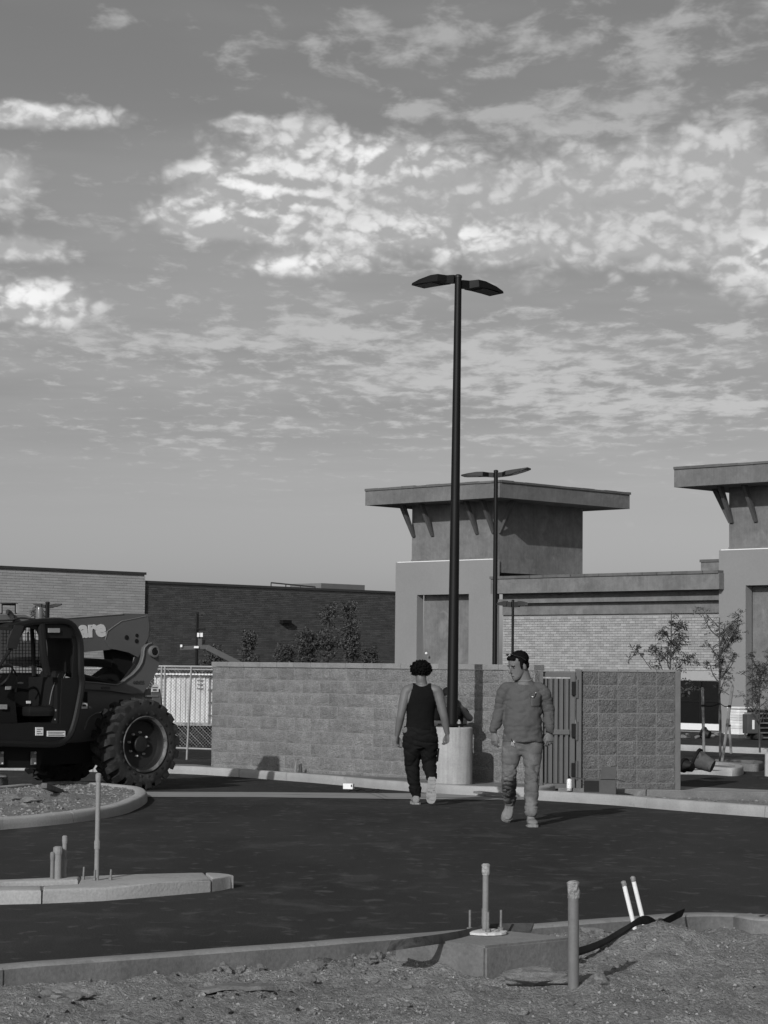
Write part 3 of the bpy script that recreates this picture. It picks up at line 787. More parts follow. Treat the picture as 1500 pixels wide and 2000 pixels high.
# --- wheels
def wheel_meshes(R=.635, Wd=.44):
    t = MB(); ax = Matrix.Rotation(-PI / 2, 3, 'X')          # lathe z -> local +y (outer side)
    prof = [(.37, -Wd / 2), (.48, -Wd / 2 - .012), (.55, -Wd / 2), (R - .055, -Wd / 2 + .05), (R - .045, 0), (R - .055, Wd / 2 - .05), (.55, Wd / 2), (.50, Wd / 2 + .014), (.44, Wd / 2 + .008), (.38, Wd / 2 - .02), (.37, Wd / 2 - .05)]
    t.lathe(prof, seg=56, M=ax, cap=False)
    n = 21
    for side in (-1, 1):
        for k in range(n):
            a = 2 * PI * (k + (.5 if side > 0 else 0)) / n
            R_ = Matrix.Rotation(a, 3, 'Y')
            # slanted block running from the shoulder to the middle of the tread, plus a shoulder step
            yo, ym = side * (Wd / 2 - .005), side * .02
            w2 = .048; r0, r1 = R - .07, R + .004; sk = .07
            top = [V((-w2, yo, r1 - .022)), V((w2, yo, r1 - .022)), V((w2 + sk, ym, r1)), V((-w2 + sk, ym, r1))]
            bot = [V((-w2 - .012, yo + side * .006, r0 - .02)), V((w2 + .012, yo + side * .006, r0 - .02)), V((w2 + sk, ym, r0)), V((-w2 + sk, ym, r0))]
            t.add([R_ @ p for p in bot + top], [(0, 1, 2, 3), (4, 5, 6, 7), (0, 1, 5, 4), (1, 2, 6, 5), (2, 3, 7, 6), (3, 0, 4, 7)])
            b2 = [V((-w2 * .9, side * (Wd / 2 + .006), R - .15)), V((w2 * .9, side * (Wd / 2 + .006), R - .15)), V((w2, yo + side * .008, R - .03)), V((-w2, yo + side * .008, R - .03))]
            i2 = [p + V((0, -side * .04, 0)) for p in b2]
            t.add([R_ @ p for p in b2 + i2], [(0, 1, 2, 3), (7, 6, 5, 4), (0, 1, 5, 4), (1, 2, 6, 5), (2, 3, 7, 6), (3, 0, 4, 7)])
            # small moulded triangle row on the side wall
            c = R_ @ V((.0, side * (Wd / 2 + .012), R - .20)); t.box(c, (.03, .014, .028), M=R_)
    rim = MB().lathe([(.385, Wd / 2 - .005), (.36, Wd / 2 - .035), (.335, Wd / 2 - .05), (.325, Wd / 2 - .14), (.20, Wd / 2 - .17), (.0005, Wd / 2 - .17)], seg=48, M=ax, cap=False)
    lip = MB().lathe([(.378, Wd / 2 - .018), (.392, Wd / 2 + .004), (.382, Wd / 2 + .012), (.366, Wd / 2 + .0), (.352, Wd / 2 - .03)], seg=48, M=ax, cap=False)
    hub = MB().lathe([(.115, Wd / 2 - .175), (.115, Wd / 2 - .10), (.10, Wd / 2 - .085), (.0005, Wd / 2 - .08)], seg=24, M=ax, cap=False)
    bolt = MB().lathe([(.017, 0), (.017, .03), (.009, .045), (.0005, .046)], seg=8, M=ax)
    r = []
    for m_, nm, mt in ((t, 'tyre', M_rub), (rim, 'rim', M_rim), (lip, 'rim_lip', M_lip), (hub, 'hub', M_rim), (bolt, 'wheel_bolt', gm('bolt_zinc', .42, .2, 20, .5))):
        me = m_.mesh(nm); me.materials.append(mt); shade(me, 30); r.append(me)
    return r
tyre_me, rim_me, lip_me, hub_me, bolt_me = wheel_meshes()
for yl, flip, bolts in ((.76, 0, True), (-.98, 1, False)):
    wt = bpy.data.objects.new('wheel', tyre_me); wt.name = 'tyre'; COL.objects.link(wt); wt.parent = tele; wt.location = (0, yl, .632)
    wt.rotation_euler = (0, .13, PI if flip else 0)
    inst(rim_me, 'rim', wt, (0, 0, 0)); inst(lip_me, 'rim_lip', wt, (0, 0, 0)); inst(hub_me, 'hub', wt, (0, 0, 0))
    for k in range(8):
        a = 2 * PI * k / 8 + .3; inst(bolt_me, 'wheel_bolt', wt, (.165 * math.cos(a), .05, .165 * math.sin(a)))
# axle, chassis
MB().tube([(0, -.9, .62), (0, .6, .62)], .13, 12).build('axle', M_blackm, tele, local=True)
plate('chassis', [(-120, 1455), (150, 1452), (262, 1440), (262, 1475), (150, 1492), (-120, 1500)], .42, .95, M_blackm)
# engine / body cover
plate('body_cover', [(60, 1342), (313, 1346), (318, 1382), (285, 1448), (60, 1452)], .30, .62, M_tgrey)
plate('rear_panel', [(296, 1350), (313, 1352), (315, 1380), (300, 1385)], .315, .02, M_tlite)
# boom tower: near plate with its swooping inner edge, far plate, pivot
Z4 = lambda x, y: (140 + x / 5.357, 1180 + y / 5.357)
tw = [Z4(*p) for p in ((-150, 795), (130, 812), (300, 826), (470, 846), (520, 828), (570, 785), (640, 735), (700, 672), (735, 610), (752, 545), (757, 490), (765, 455), (795, 422), (835, 408), (872, 422), (897, 455), (910, 510), (916, 630), (892, 700), (748, 936), (610, 938), (400, 905), (130, 888), (-150, 860))]
plate('boom_tower', tw, .36, .07, M_tgrey)
# raised lighter rim along the swooping edge
e_pts = [T(*Z4(*p), .372) for p in ((130, 812), (300, 826), (470, 846), (520, 828), (570, 785), (640, 735), (700, 672), (735, 610), (752, 545), (757, 490), (765, 455), (795, 422), (835, 408))]
MB().tube(e_pts, .011, 6).build('tower_edge', M_tlite, tele, local=True)
tw2 = [Z4(*p) for p in ((420, 846), (520, 800), (660, 640), (705, 520), (698, 400), (712, 350), (735, 332), (762, 350), (775, 400), (800, 520), (820, 700), (760, 930), (420, 930))]
plate('boom_tower', tw2, -.42, .07, M_tgrey)
pv = T(298.5, 1272.5, .36)
axM = Matrix.Rotation(-PI / 2, 3, 'X')
MB().lathe([(.085, 0), (.085, .05), (.06, .055), (.05, .02), (.0005, .018)], pv, 24, axM).build('pivot_boss', M_tlite, tele, local=True, smooth=True)
MB().lathe([(.042, .022), (.042, .057), (.0005, .058)], pv, 16, axM).build('pivot_pin', M_blackm, tele, local=True)
# boom
bm_px = [(-260, 1240), (20, 1214), (240, 1198), (289, 1199), (293, 1222), (291, 1245), (270, 1284), (252, 1274), (226, 1268), (150, 1275), (0, 1291), (-260, 1322)]
boom = plate('boom', bm_px, -.02, .36, M_tgrey)
MB().tube([T(-200, 1236.5, -.02), T(20, 1215, -.02), T(240, 1199, -.02)], .014, 6).build('boom_edge', gm('boom_edge_worn', .26, .2, 5, .5), boom, local=True)
rp = [(289, 1203), (237, 1213.5), (222, 1224), (210, 1233), (206, 1250), (215, 1267), (226, 1268.5), (252, 1274.5), (270, 1284), (290, 1245), (292, 1222)]
plate('reinforcing_plate', rp, .0, .018, M_tgrey, boom)
MB().tube([T(u, v, .0) for u, v in ((285, 1203.5), (237, 1213.5), (222, 1224), (210, 1233), (206, 1248))], .008, 6).build('weld_bead', M_tlite, boom, local=True)
for u, v, r in ((247, 1245, .035), (267, 1241, .026), (266.5, 1252, .032)):
    p = T(u, v, .0); MB().lathe([(r, .0), (r, .008), (r * .2, .009)], p, 14, axM).build('boom_hole', M_blackm, boom, local=True)
# boom lettering (what shows beside and through the cab)
def lettering(txt, u, v, px_h, yl, mat, parent, name, bold=.0, sx=1.0, rot=0.0):
    a = T(u, v, yl); b = T(u, v - px_h, yl); h = (b - a).length
    me = text_mesh(txt, h / .70, name, bold, .004); me.materials.append(mat)
    o = bpy.data.objects.new(name, me); COL.objects.link(o); o.parent = parent
    # text x -> machine -x (towards the rear), text y -> z, text normal -> +y
    M = Matrix(((-math.cos(rot), math.sin(rot), 0, a.x), (0, 0, 1, yl + .004), (math.sin(rot), math.cos(rot), 0, a.z), (0, 0, 0, 1)))
    o.matrix_local = M @ Matrix.Diagonal((sx, 1, 1, 1)); return o
# x-height of the letters is about 19 px in the photograph
lettering('are', 155, 1244, 32, -.02, M_let, boom, 'lettering', .016, 1.08, .055)
lettering('n', 44, 1250, 33, -.02, M_let, boom, 'lettering', .016, 1.08, .055)
lettering('c', 66, 1249, 33, -.02, M_let, boom, 'lettering', .016, 1.08, .055)
lettering('448435', 259, 1336, 6.6, .36, M_ink, tele, 'lettering', .001, 1.0)
# lift cylinder, black frame bits under the boom
plate('cross_member', [(150, 1284), (218, 1288), (220, 1304), (150, 1300)], -.05, .12, M_blackm)
plate('boom_yoke', [(218, 1268), (262, 1276), (258, 1300), (236, 1330), (222, 1335), (182, 1330), (222, 1300)], -.12, .2, M_blackm)
MB().tube([T(268, 1300, -.1), T(246, 1330, -.1)], .045, 10).build('lift_cylinder', M_black, tele, local=True)
MB().tube([T(40, 1285, -.1), T(150, 1320, -.1), T(250, 1345, -.1)], .05, 10).build('lift_cylinder', M_black, tele, local=True)
p = T(68, 1293, .05); MB().lathe([(.05, 0), (.05, .05), (.033, .055), (.03, .02), (.001, .02)], p, 16, axM).build('cylinder_pin', M_tgrey, tele, local=True)
plate('cylinder_bracket', [(5, 1285), (78, 1281), (80, 1300), (50, 1303), (5, 1298)], .0, .05, M_tgrey)

# --- cab
YC, YF = 1.12, .42
def rail(name, px, yl, r, mat=M_black, parent=None, seg=8):
    pts = smoothline([T(u, v, yl) for u, v in px], 5); return MB().tube(pts, r, seg).build(name, mat, parent or tele, local=True, smooth=True)
back = [(20, 1226), (60, 1216.5), (100, 1213.5), (126, 1214), (141, 1221), (152, 1238), (157, 1260), (158, 1310), (160, 1337), (153, 1380), (144, 1418), (134, 1440), (118, 1451), (90, 1454), (20, 1452), (-90, 1449)]
rail('cab_frame', back, YC, .045)
rail('cab_frame', [(u - 1, v) for u, v in back[:9]], YF, .04)
rail('cab_pillar', [(80, 1218), (82, 1245), (85, 1280), (92, 1318)], YC, .05)
rail('cab_pillar', [(50, 1222), (20, 1268), (-20, 1330)], YC, .026)
rail('cab_pillar', [(62, 1220), (64, 1260), (66, 1320)], YF, .03)
# roof shell
rp_ = smoothline([T(u, v, YC) for u, v in back[:8]], 5)
mb = MB(); rg = []
for p in rp_: rg.append([p + V((0, .03, .01)), p + V((0, -(YC - YF) - .03, .01)), p + V((0, -(YC - YF) - .03, -.03)), p + V((0, .03, -.03))])
mb.rings(rg); mb.build('cab_roof', M_black, tele, local=True)
plate('roof_visor', [(78, 1217), (130, 1216), (148, 1234), (152, 1247), (94, 1246), (84, 1252), (80, 1240)], YC - .01, .03, M_black)
plate('roof_visor', [(44, 1221), (78, 1217), (80, 1246), (72, 1230), (60, 1226), (45, 1226)], YC - .01, .03, M_black)
slabbox('vent_window', 95, 1227, 117, 1235.5, YC + .022, .02, gm('vent_glass', .30, .1, 5, .3))
# rear window pillar and lower rear panel
plate('rear_quarter', [(139, 1240), (155, 1250), (160, 1330), (153, 1385), (143, 1418), (118, 1418), (122, 1325), (142, 1323), (145, 1262)], YC - .01, .03, M_black)
plate('lower_panel', [(-90, 1412), (30, 1413), (60, 1411), (142, 1414), (136, 1440), (118, 1449), (20, 1450), (-90, 1448)], YC - .015, .05, M_black)
plate('cab_floor', [(-90, 1440), (130, 1440), (120, 1452), (-90, 1452)], YC - .05, .75, M_blackm)
plate('cab_inner_wall', [(-90, 1316), (60, 1314), (122, 1322), (120, 1440), (-90, 1440)], YF, .04, M_blackm)
plate('cab_back_wall', [(112, 1323), (124, 1323), (124, 1440), (112, 1440)], YC - .04, .64, M_blackm)
for (u0, v0, u1, v1) in ((70, 1420.5, 84.5, 1436.5), (92.5, 1427.5, 127.5, 1438.5)):
    lb_ = slabbox('warning_label', u0, v0, u1, v1, YC + .0, .012, M_lab)
    for k in range(3):
        vv = v0 + (v1 - v0) * (.2 + .27 * k); slabbox('print_line', u0 + 2, vv, u1 - 2 - 3 * (k % 2), vv + 1.0, YC + .003, .004, M_ink, lb_)
lb_ = slabbox('warning_label', 296, 1337, 310, 1351.5, .325, .01, M_lab); slabbox('print_line', 298, 1342, 308, 1343.5, .328, .004, M_ink, lb_); slabbox('print_line', 299, 1346, 306, 1349, .328, .004, M_ink, lb_)
slabbox('name_plate', 284, 1358, 309, 1361, .325, .01, gm('plate_dull', .22, .2, 30, .5)); slabbox('name_plate', 199, 1341.5, 215, 1346, .372, .006, M_ink)
lb_ = slabbox('warning_label', 159, 1373, 171, 1384, .315, .012, M_lab); slabbox('print_line', 161, 1376, 168, 1380, .318, .004, M_ink, lb_)
slabbox('latch', 163, 1351, 171, 1372, .315, .02, M_blackm)
# mudguard line behind the tyre
rail('mudguard_edge', [(165, 1425), (172, 1405), (186, 1394), (204, 1391)], .315, .012, M_tlite)
# operator seat
M_pip = gm('seat_piping', .16, .1, 10, .5)
sb_ = T(94, 1352, .78)
se = empty('seat', (sb_.x, .78, 0)); se.parent = tele
mb = MB(); mb.bbox((-.03, 0, T(94, 1350, .78).z), (.13, .46, .56), .06, M=Matrix.Rotation(-.18, 3, 'Y')); mb.build('backrest', M_seat, se, local=True, smooth=True)
mb = MB(); mb.bbox((.22, 0, T(80, 1389, .78).z), (.50, .48, .14), .05); mb.build('cushion', M_seat, se, local=True, smooth=True)
for k in (-.12, .10):
    z0_, z1_ = T(80, 1375, .78).z, T(94, 1316, .78).z
    MB().tube(smoothline([(.10 + k * .5, .235, z0_), (.06 + k * .5, .242, (z0_ + z1_) / 2), (-.04 + k * .5, .24, z1_)], 5), .006, 6).build('piping', M_pip, se, local=True)
MB().bbox((-.02, .24, T(113, 1340, .78).z), (.05, .02, .09), .008).build('belt_guide', gm('belt_label', .35, .1, 9, .6), se, local=True)
MB().tube(smoothline([(.06, .25, .98), (.03, .26, 1.06), (.07, .27, 1.12)], 5), .014, 6).build('belt_buckle', M_steel, se, local=True)
mb = MB(); mb.bbox((.22, 0, .86), (.34, .36, .18), .02); mb.build('seat_base', M_blackm, se, local=True)
# dash, wheel, levers
plate('dashboard', [(-90, 1322), (-5, 1322), (28, 1352), (34, 1412), (-90, 1412)], YC - .2, .45, M_blackm)
c = T(2, 1320, .80); MB().rings([[c + Matrix.Rotation(.9, 3, 'Y') @ V(((.19 + .016 * math.cos(b)) * math.cos(a), (.19 + .016 * math.cos(b)) * math.sin(a), .016 * math.sin(b))) for b in [2 * PI * k / 6 for k in range(6)]] for a in [2 * PI * k / 28 for k in range(29)]], cap=False).build('steering_wheel', M_seat, tele, local=True, smooth=True)
MB().tube([T(2, 1320, .8), T(-15, 1350, .8)], .02, 8).build('steering_column', M_blackm, tele, local=True)
MB().tube([T(30, 1352, .95), T(34, 1320, .95), T(22, 1302, .95), T(0, 1301, .95)], .014, 6).build('grab_bar', M_black, tele, local=True)
MB().ico(T(40, 1334, .9), .03, 2, (1.5, 1, .5)).build('control_knob', M_steel, tele, local=True)
slabbox('control_label', 11, 1340, 22, 1347, YC - .19, .01, gm('grey_label', .3, .2, 40, .6)); slabbox('control_label', 0, 1376, 14, 1385, YC - .17, .01, gm('grey_label', .3))
slabbox('control_label', 52, 1369, 60, 1374, YC - .16, .01, M_lab)
# window guard mesh on the far side
mb = MB()
for k in range(12):
    u = 6 + k * 6.3; mb.tube([T(u, 1222, YF), T(u, 1318, YF)], .0045, 4)
for k in range(15):
    v = 1224 + k * 6.6; mb.tube([T(2, v, YF), T(80, v, YF)], .0045, 4)
mb.build('window_guard', M_blackm, tele, local=True)
# mirror / lamp bracket panel at the front pillar, beacon, light frame, hoses
plate('mirror', [(29, 1221), (47, 1222), (38, 1249), (33, 1268), (14, 1265), (17, 1248)], YC + .05, .03, gm('dull_black_plastic', .03, .2, 5, .6))
p = T(77, 1197, .70); MB().lathe([(.06, -.10), (.06, -.07), (.05, -.065), (.05, .05), (.042, .075), (.0005, .078)], p, 18).build('beacon', gm('beacon_lens', .13, .15, 10, .25, spec=.6), tele, local=True, smooth=True)
mb = MB()
for (u0, v0, u1, v1) in ((0, 1180, 34, 1180), (31, 1180, 31, 1199), (3, 1180, 3, 1199)): mb.tube([T(u0, v0, .5), T(u1, v1, .5)], .016, 6)
lf = mb.build('lamp_frame', M_blackm, tele, local=True)
slabbox('lamp_arm', 32, 1179, 37, 1197, .52, .03, gm('lamp_arm_pale', .40, .05, 5, .5), lf); slabbox('lamp_arm', -2, 1179, 3, 1197, .52, .03, gm('lamp_arm_pale', .40), lf)
rail('hose', [(14, 1195), (19, 1197), (24, 1205), (25, 1213)], .7, .035, M_rub)
rail('hose', [(-60, 1212), (10, 1212), (40, 1207), (70, 1210), (95, 1211)], .75, .012, M_rub)
plate('roof_cover', [(-60, 1203), (0, 1200), (50, 1201), (64, 1208), (66, 1213), (-60, 1218)], .65, .2, gm('pale_cover', .17, .1, 3, .6))
# steps under the cab
for u in (2, 66):
    st_ = slabbox('step_bracket', u - 4, 1468, u + 5, 1494, YC - .1, .03, M_tgrey)
    for v in (1470, 1491):
        MB().ico(T(u + 3, v, YC - .09), .02, 1).build('step_bolt', M_steel, st_, local=True)
plate('step_box', [(-90, 1455), (85, 1456), (78, 1500), (-90, 1500)], YC - .14, .5, M_blackm)
# ================================================================ light poles
M_pole = gm('pole_paint', .0065, .1, 3, .5, spec=.25)
def lamp_head(root, base, a, L, Wd, up, mat, arm=.12, drop=0.0):
    """slim LED head: arm and tapered slab along unit vector a from base; up = rise of the tip"""
    a = V((a[0], a[1], 0)).normalized(); sdv = V((-a.y, a.x, 0)); zv = V((0, 0, 1))
    mb = MB(); rg = []
    for t, wd, zt, zb_ in ((0, .045, .07, -.05), (arm / L, .05, .075, -.04), (.30, .5 * Wd, .085, -.02), (.5, .5 * Wd, .085, -.018), (.8, .5 * Wd, .052, -.016), (1.0, .47 * Wd, .018, -.016)):
        c = V(base) + a * (L * t) + zv * (up * t * t)
        rg.append([c + sdv * wd + zv * zb_, c - sdv * wd + zv * zb_, c - sdv * wd * .92 + zv * zt, c + sdv * wd * .92 + zv * zt])
    mb.rings(rg); hd = mb.build('lamp_head', mat, root)
    mb = MB(); c0 = V(base) + a * (L * .48) + zv * (up * .23 - .020); c1 = V(base) + a * (L * .93) + zv * (up * .86 - .020)
    q = sdv * Wd * .40
    mb.prism([c0 - q, c1 - q, c1 + q, c0 + q], (0, 0, -.004)); mb.build('lens', gm('lamp_lens', .10, .35, 30, .35, spec=.5), hd)
    return hd

def light_pole(name, u, Y, zbase, vtop, r0, r1, label, heads, lean=0.0, plate_=False, seg=32, group=None):
    b = P(u, 1300, Y); ztop = zat(vtop, u, Y)
    root = empty(name, (b.x, b.y, zbase), 0, label, 'lamp post', group)
    mb = MB(); n = 10
    mb.tube([(b.x + lean * t / n, b.y, zbase + (ztop - zbase) * t / n) for t in range(n + 1)], [r0 + (r1 - r0) * t / n for t in range(n + 1)], seg)
    mb.build('pole', M_pole, root, smooth=True)
    top = V((b.x + lean, b.y, ztop))
    MB().lathe([(r1 * 1.15, -.02), (r1 * 1.15, .012), (r1 * .6, .03), (.001, .032)], top, 16).build('pole_cap', M_black, root, smooth=True)
    for (a, L, Wd, up, dz) in heads: lamp_head(root, top + V((a[0] * r1, a[1] * r1, -.09 + dz)), a, L, Wd, up, M_pole)
    if plate_:
        MB().bbox((b.x, b.y, zbase + .035), (.30, .30, .028), .006, PI / 4).build('base_plate', M_blackm, root)
        for k in range(4):
            a = k * PI / 2 + PI / 4 + .02
            q = V((b.x + .135 * math.cos(a), b.y + .135 * math.sin(a), zbase))
            mb = MB(); mb.tube([q, q + V((0, 0, .11))], .011, 8); bo = mb.build('anchor_bolt', M_steel, root)
            MB().lathe([(.030, .05), (.030, .078), (.016, .09), (.012, .105)], q, 6).build('nut', M_steel, bo)
    return root
YP = 32.6
pb_ = P(884, 1300, YP); PEDZ = zat(1420, 884, YP)
ped = MB().lathe([(.295, -.30), (.295, PEDZ - .012), (.285, PEDZ), (.0005, PEDZ + .001)], (pb_.x, pb_.y, 0), 40)
tag(ped.build('pole_pedestal', M_pale, None, origin=(pb_.x, pb_.y, -.3), smooth=True, angle=35), 'round pale concrete pedestal carrying the tall black lamp post', 'pedestal')
light_pole('lamp_post', 884, YP, PEDZ, 540, .082, .050, 'tall black two-headed lamp post on the round pedestal, tallest in view', [((-.82, .57), .66, .36, -.03, .045), ((.82, .57), .66, .36, -.06, -.03)], lean=.035, plate_=True)
Y2 = 56.0
light_pole('lamp_post', 966, Y2, -.2, 920, .062, .052, 'black two-headed lamp post in front of the square tower', [((-.95, .3), .80, .40, .0, -.02), ((.95, -.3), .80, .40, .16, -.02)])
light_pole('lamp_post', 1001, 50, -.2, 1174, .032, .028, 'small distant lamp post against the pale brick wall', [((-.95, .3), .33, .15, .02, 0), ((.95, -.3), .33, .15, .02, 0)], seg=8)
light_pole('lamp_post', 90.5, 75, -.2, 1177, .08, .07, 'short black lamp post rising behind the telehandler boom', [((-1, .1), .40, .2, .09, -.05), ((1, -.1), .40, .2, .09, -.05)], seg=8)
light_pole('lamp_post', 384, 80, -.2, 1197, .06, .05, 'thin single-headed lamp post against the dark brick wall', [((1, -.1), .28, .16, .0, .05)], seg=8)

# ================================================================ people
def ringpts(c, ax, ay, ra, rb, seg=20):
    return [V(c) + ax * (ra * math.cos(2 * PI * k / seg)) + ay * (rb * math.sin(2 * PI * k / seg)) for k in range(seg)]
def limb(mb, pts, radii, seg=14, ref=V((1, 0, 0)), n=6):
    """tapered limb; radii = list of r or (ra, rb) with ra measured along ref"""
    P4 = [V((*p, 0)) if len(p) == 2 else V(p) for p in pts]
    rr = [r if isinstance(r, tuple) else (r, r) for r in radii]
    line = smoothline(P4, n); rl = smoothline([(a, b, 0) for a, b in rr], n)
    rg = []
    for i, p in enumerate(line):
        d = (line[min(i + 1, len(line) - 1)] - line[max(i - 1, 0)]).normalized()
        ax = (ref - d * ref.dot(d)); ax = ax.normalized() if ax.length > .2 else d.orthogonal().normalized()
        rg.append(ringpts(p, ax, d.cross(ax), rl[i].x, rl[i].y, seg))
    mb.rings(rg)
    for e in (0, -1):      # rounded ends
        mb.ico(line[e], min(rl[e].x, rl[e].y) * .98, 2)
    return mb
def hull(mb, secs, seg=24):
    """torso: horizontal elliptical sections (cx, cy, z, rx, ry)"""
    rl = smoothline([(s[0], s[1], s[2]) for s in secs], 5); rw = smoothline([(s[3], s[4], 0) for s in secs], 5)
    mb.rings([ringpts(p, V((1, 0, 0)), V((0, 1, 0)), q.x, q.y, seg) for p, q in zip(rl, rw)]); return mb
def remesh(mb, name, vox, sm=4, disp=None):
    me = mb.mesh(name); ob = bpy.data.objects.new(name, me); COL.objects.link(ob)
    m = ob.modifiers.new('r', 'REMESH'); m.mode = 'VOXEL'; m.voxel_size = vox
    if sm: s = ob.modifiers.new('s', 'SMOOTH'); s.factor = .5; s.iterations = sm
    bpy.context.view_layer.update()
    out = bpy.data.meshes.new_from_object(ob.evaluated_get(bpy.context.evaluated_depsgraph_get()))
    COL.objects.unlink(ob); bpy.data.objects.remove(ob); out.name = name
    if disp:
        nrm = [v.normal.copy() for v in out.vertices]
        for v, n in zip(out.vertices, nrm): v.co = v.co + n * disp(v.co)
    out.polygons.foreach_set('use_smooth', [True] * len(out.polygons))
    return out
def link(me, name, mat, parent):
    me.materials.clear(); me.materials.append(mat); o = bpy.data.objects.new(name, me); COL.objects.link(o); o.parent = parent; return o
def hand(mb, wrist, d, out, thumb, curl=.45, k=1.0):
    """wrist point, pointing direction d, out = palm-to-back normal, thumb = side of the thumb"""
    d = V(d).normalized(); out = V(out); out = (out - d * out.dot(d)).normalized(); th = V(thumb); th = (th - d * th.dot(d) - out * th.dot(out)).normalized()
    w_ = V(wrist)
    palm = [ringpts(w_ + d * (t * k) , th, out, a * k, b * k, 14) for t, a, b in ((-.03, .026, .021), (.0, .027, .02), (.03, .036, .017), (.06, .042, .016), (.088, .041, .014), (.096, .035, .010))]
    mb.rings(palm)
    for i, (off, L, r) in enumerate(((.036, .072, .0086), (.0125, .084, .009), (-.012, .077, .0086), (-.035, .060, .0078))):
        p = w_ + (d * .085 + th * off) * k; pts = [p]; ang = .10 + curl * (.25 + .22 * i); dd = d + th * (off * 2.2)
        for s_, q in ((.42, .0), (.32, 1.0), (.26, 1.0)):
            ang2 = ang; v_ = (dd * math.cos(ang2) - out * math.sin(ang2)); p = p + v_ * (L * s_ * k); pts.append(p); ang += curl * (1.0 + .12 * i)
        limb(mb, pts, [r * k * 1.05, r * k, r * k * .95, r * k * .8], 8, th, 3)
    p = w_ + (d * .025 + th * .026) * k
    limb(mb, [p, p + (d * .028 + th * .020 - out * .010) * k, p + (d * .060 + th * .022 - out * .022) * k, p + (d * .082 + th * .014 - out * .030) * k], [.013 * k, .0125 * k, .0105 * k, .008 * k], 8, out, 3)
def head(mb, neckb, c, yaw, pitch, tilt=0.0, neck=(.062, .056), k=1.0):
    """adds neck and head; c = centre of the skull base line (ear height); returns the head matrix (face looks along -y)"""
    R = Matrix.Rotation(yaw, 3, 'Z') @ Matrix.Rotation(pitch, 3, 'X') @ Matrix.Rotation(tilt, 3, 'Y'); R = R * k; c = V(c)
    secs = [(-.118, -.062, .022, .022), (-.108, -.056, .036, .036), (-.088, -.040, .049, .056), (-.060, -.018, .059, .076), (-.025, -.006, .065, .087), (.01, .000, .070, .093), (.045, .004, .074, .097), (.075, .008, .072, .094), (.10, .010, .060, .078), (.117, .012, .038, .048), (.123, .012, .015, .02)]
    mb.rings([[c + R @ V((rx * math.cos(a) * (1 - .10 * max(0, -math.sin(a)) ** 3), cy + ry * math.sin(a), z)) for a in [2 * PI * k / 24 for k in range(24)]] for z, cy, rx, ry in secs])
    def pt(*p): return c + R @ V(p)
    limb(mb, [pt(0, -.090, .018), pt(0, -.104, -.006), pt(0, -.113, -.026), pt(0, -.098, -.036)], [.009, .011, .0145, .011], 8, R @ V((1, 0, 0)), 3)
    mb.ico(pt(0, -.088, -.066), .020, 2, (1.25, .6, .55), M=R); mb.ico(pt(0, -.074, -.098), .022, 2, (1.1, .8, .8), M=R)
    for s_ in (-1, 1):
        mb.ico(pt(s_ * .030, -.083, .026), .019, 2, (1.3, .5, .5), M=R)          # brow
        mb.ico(pt(s_ * .073, .012, -.012), .030, 2, (.34, .62, 1.0), M=R @ Matrix.Rotation(s_ * -.25, 3, 'Z'))   # ear
    limb(mb, [V(neckb) + V((0, 0, -.05)), V(neckb), c + R @ V((0, .022, -.07)), c + R @ V((0, .018, -.02))], [neck[0] * 1.25, neck[0] * 1.05, neck[1], neck[1]], 16, V((1, 0, 0)), 4)
    return c, R
def shoe(ankle, toe, heel_z_up, mat_u, mat_s, parent, wd=.047, normal=V((0, 0, 1)), name='shoe'):
    """work boot from the heel under the ankle to the toe; normal = upper side of the sole"""
    a, t = V(ankle), V(toe); n = V(normal).normalized(); d = (t - a); d = (d - n * d.dot(n)); L = d.length; d.normalize(); s_ = d.cross(n)
    b0 = t - d * (L + .075) ; 
    o0 = t - n * 0   # sole line passes through the toe point
    def R_(x, w1, z0, z1):  # section at distance x from heel
        c = b0 + d * x
        return [c + s_ * (w1 * math.cos(k * PI / 8 * 2)) * (1.0) + n * ((z0 + z1) / 2 + (z1 - z0) / 2 * math.copysign(abs(math.sin(k * PI / 8 * 2)) ** .7, math.sin(k * PI / 8 * 2))) for k in range(8)]
    TL_ = L + .075; up = MB()
    up.rings([R_(x * TL_, w1, .012, h) for x, w1, h in ((.0, wd * .6, .075), (.05, wd * .8, .10), (.18, wd * .88, .115), (.35, wd * .86, .105), (.5, wd * .95, .085), (.68, wd * 1.08, .07), (.85, wd * 1.03, .062), (.95, wd * .8, .05), (1.0, wd * .45, .035))])
    limb(up, [b0 + d * (.15 * TL_ + .02) + n * .07, a + n * .02, a + (a - (b0 + d * .07)).normalized() * .05], [.044, .043, .046], 12, s_, 3)
    me = remesh(up, name, .008, 3, lambda p: .0025 * noise.noise(p * 45)); o = link(me, name, mat_u, parent)
    so_ = MB(); so_.rings([[b0 + d * (x * TL_) + s_ * w1 + n * -.012, b0 + d * (x * TL_) - s_ * w1 + n * -.012, b0 + d * (x * TL_) - s_ * w1 + n * .018, b0 + d * (x * TL_) + s_ * w1 + n * .018] for x, w1 in ((-.01, wd * .6), (.06, wd * .92), (.2, wd * .98), (.42, wd * .88), (.68, wd * 1.16), (.86, wd * 1.1), (.97, wd * .8), (1.015, wd * .4))])
    so_.build('sole', mat_s, o, local=True)
    for k in range(6):
        x = (.10 + .15 * k) * TL_; MB().box(b0 + d * x - n * .014, (.012, wd * 1.6, .008), M=Matrix((d, s_, n)).transposed()).build('tread_bar', mat_s, o, local=True)
    return o

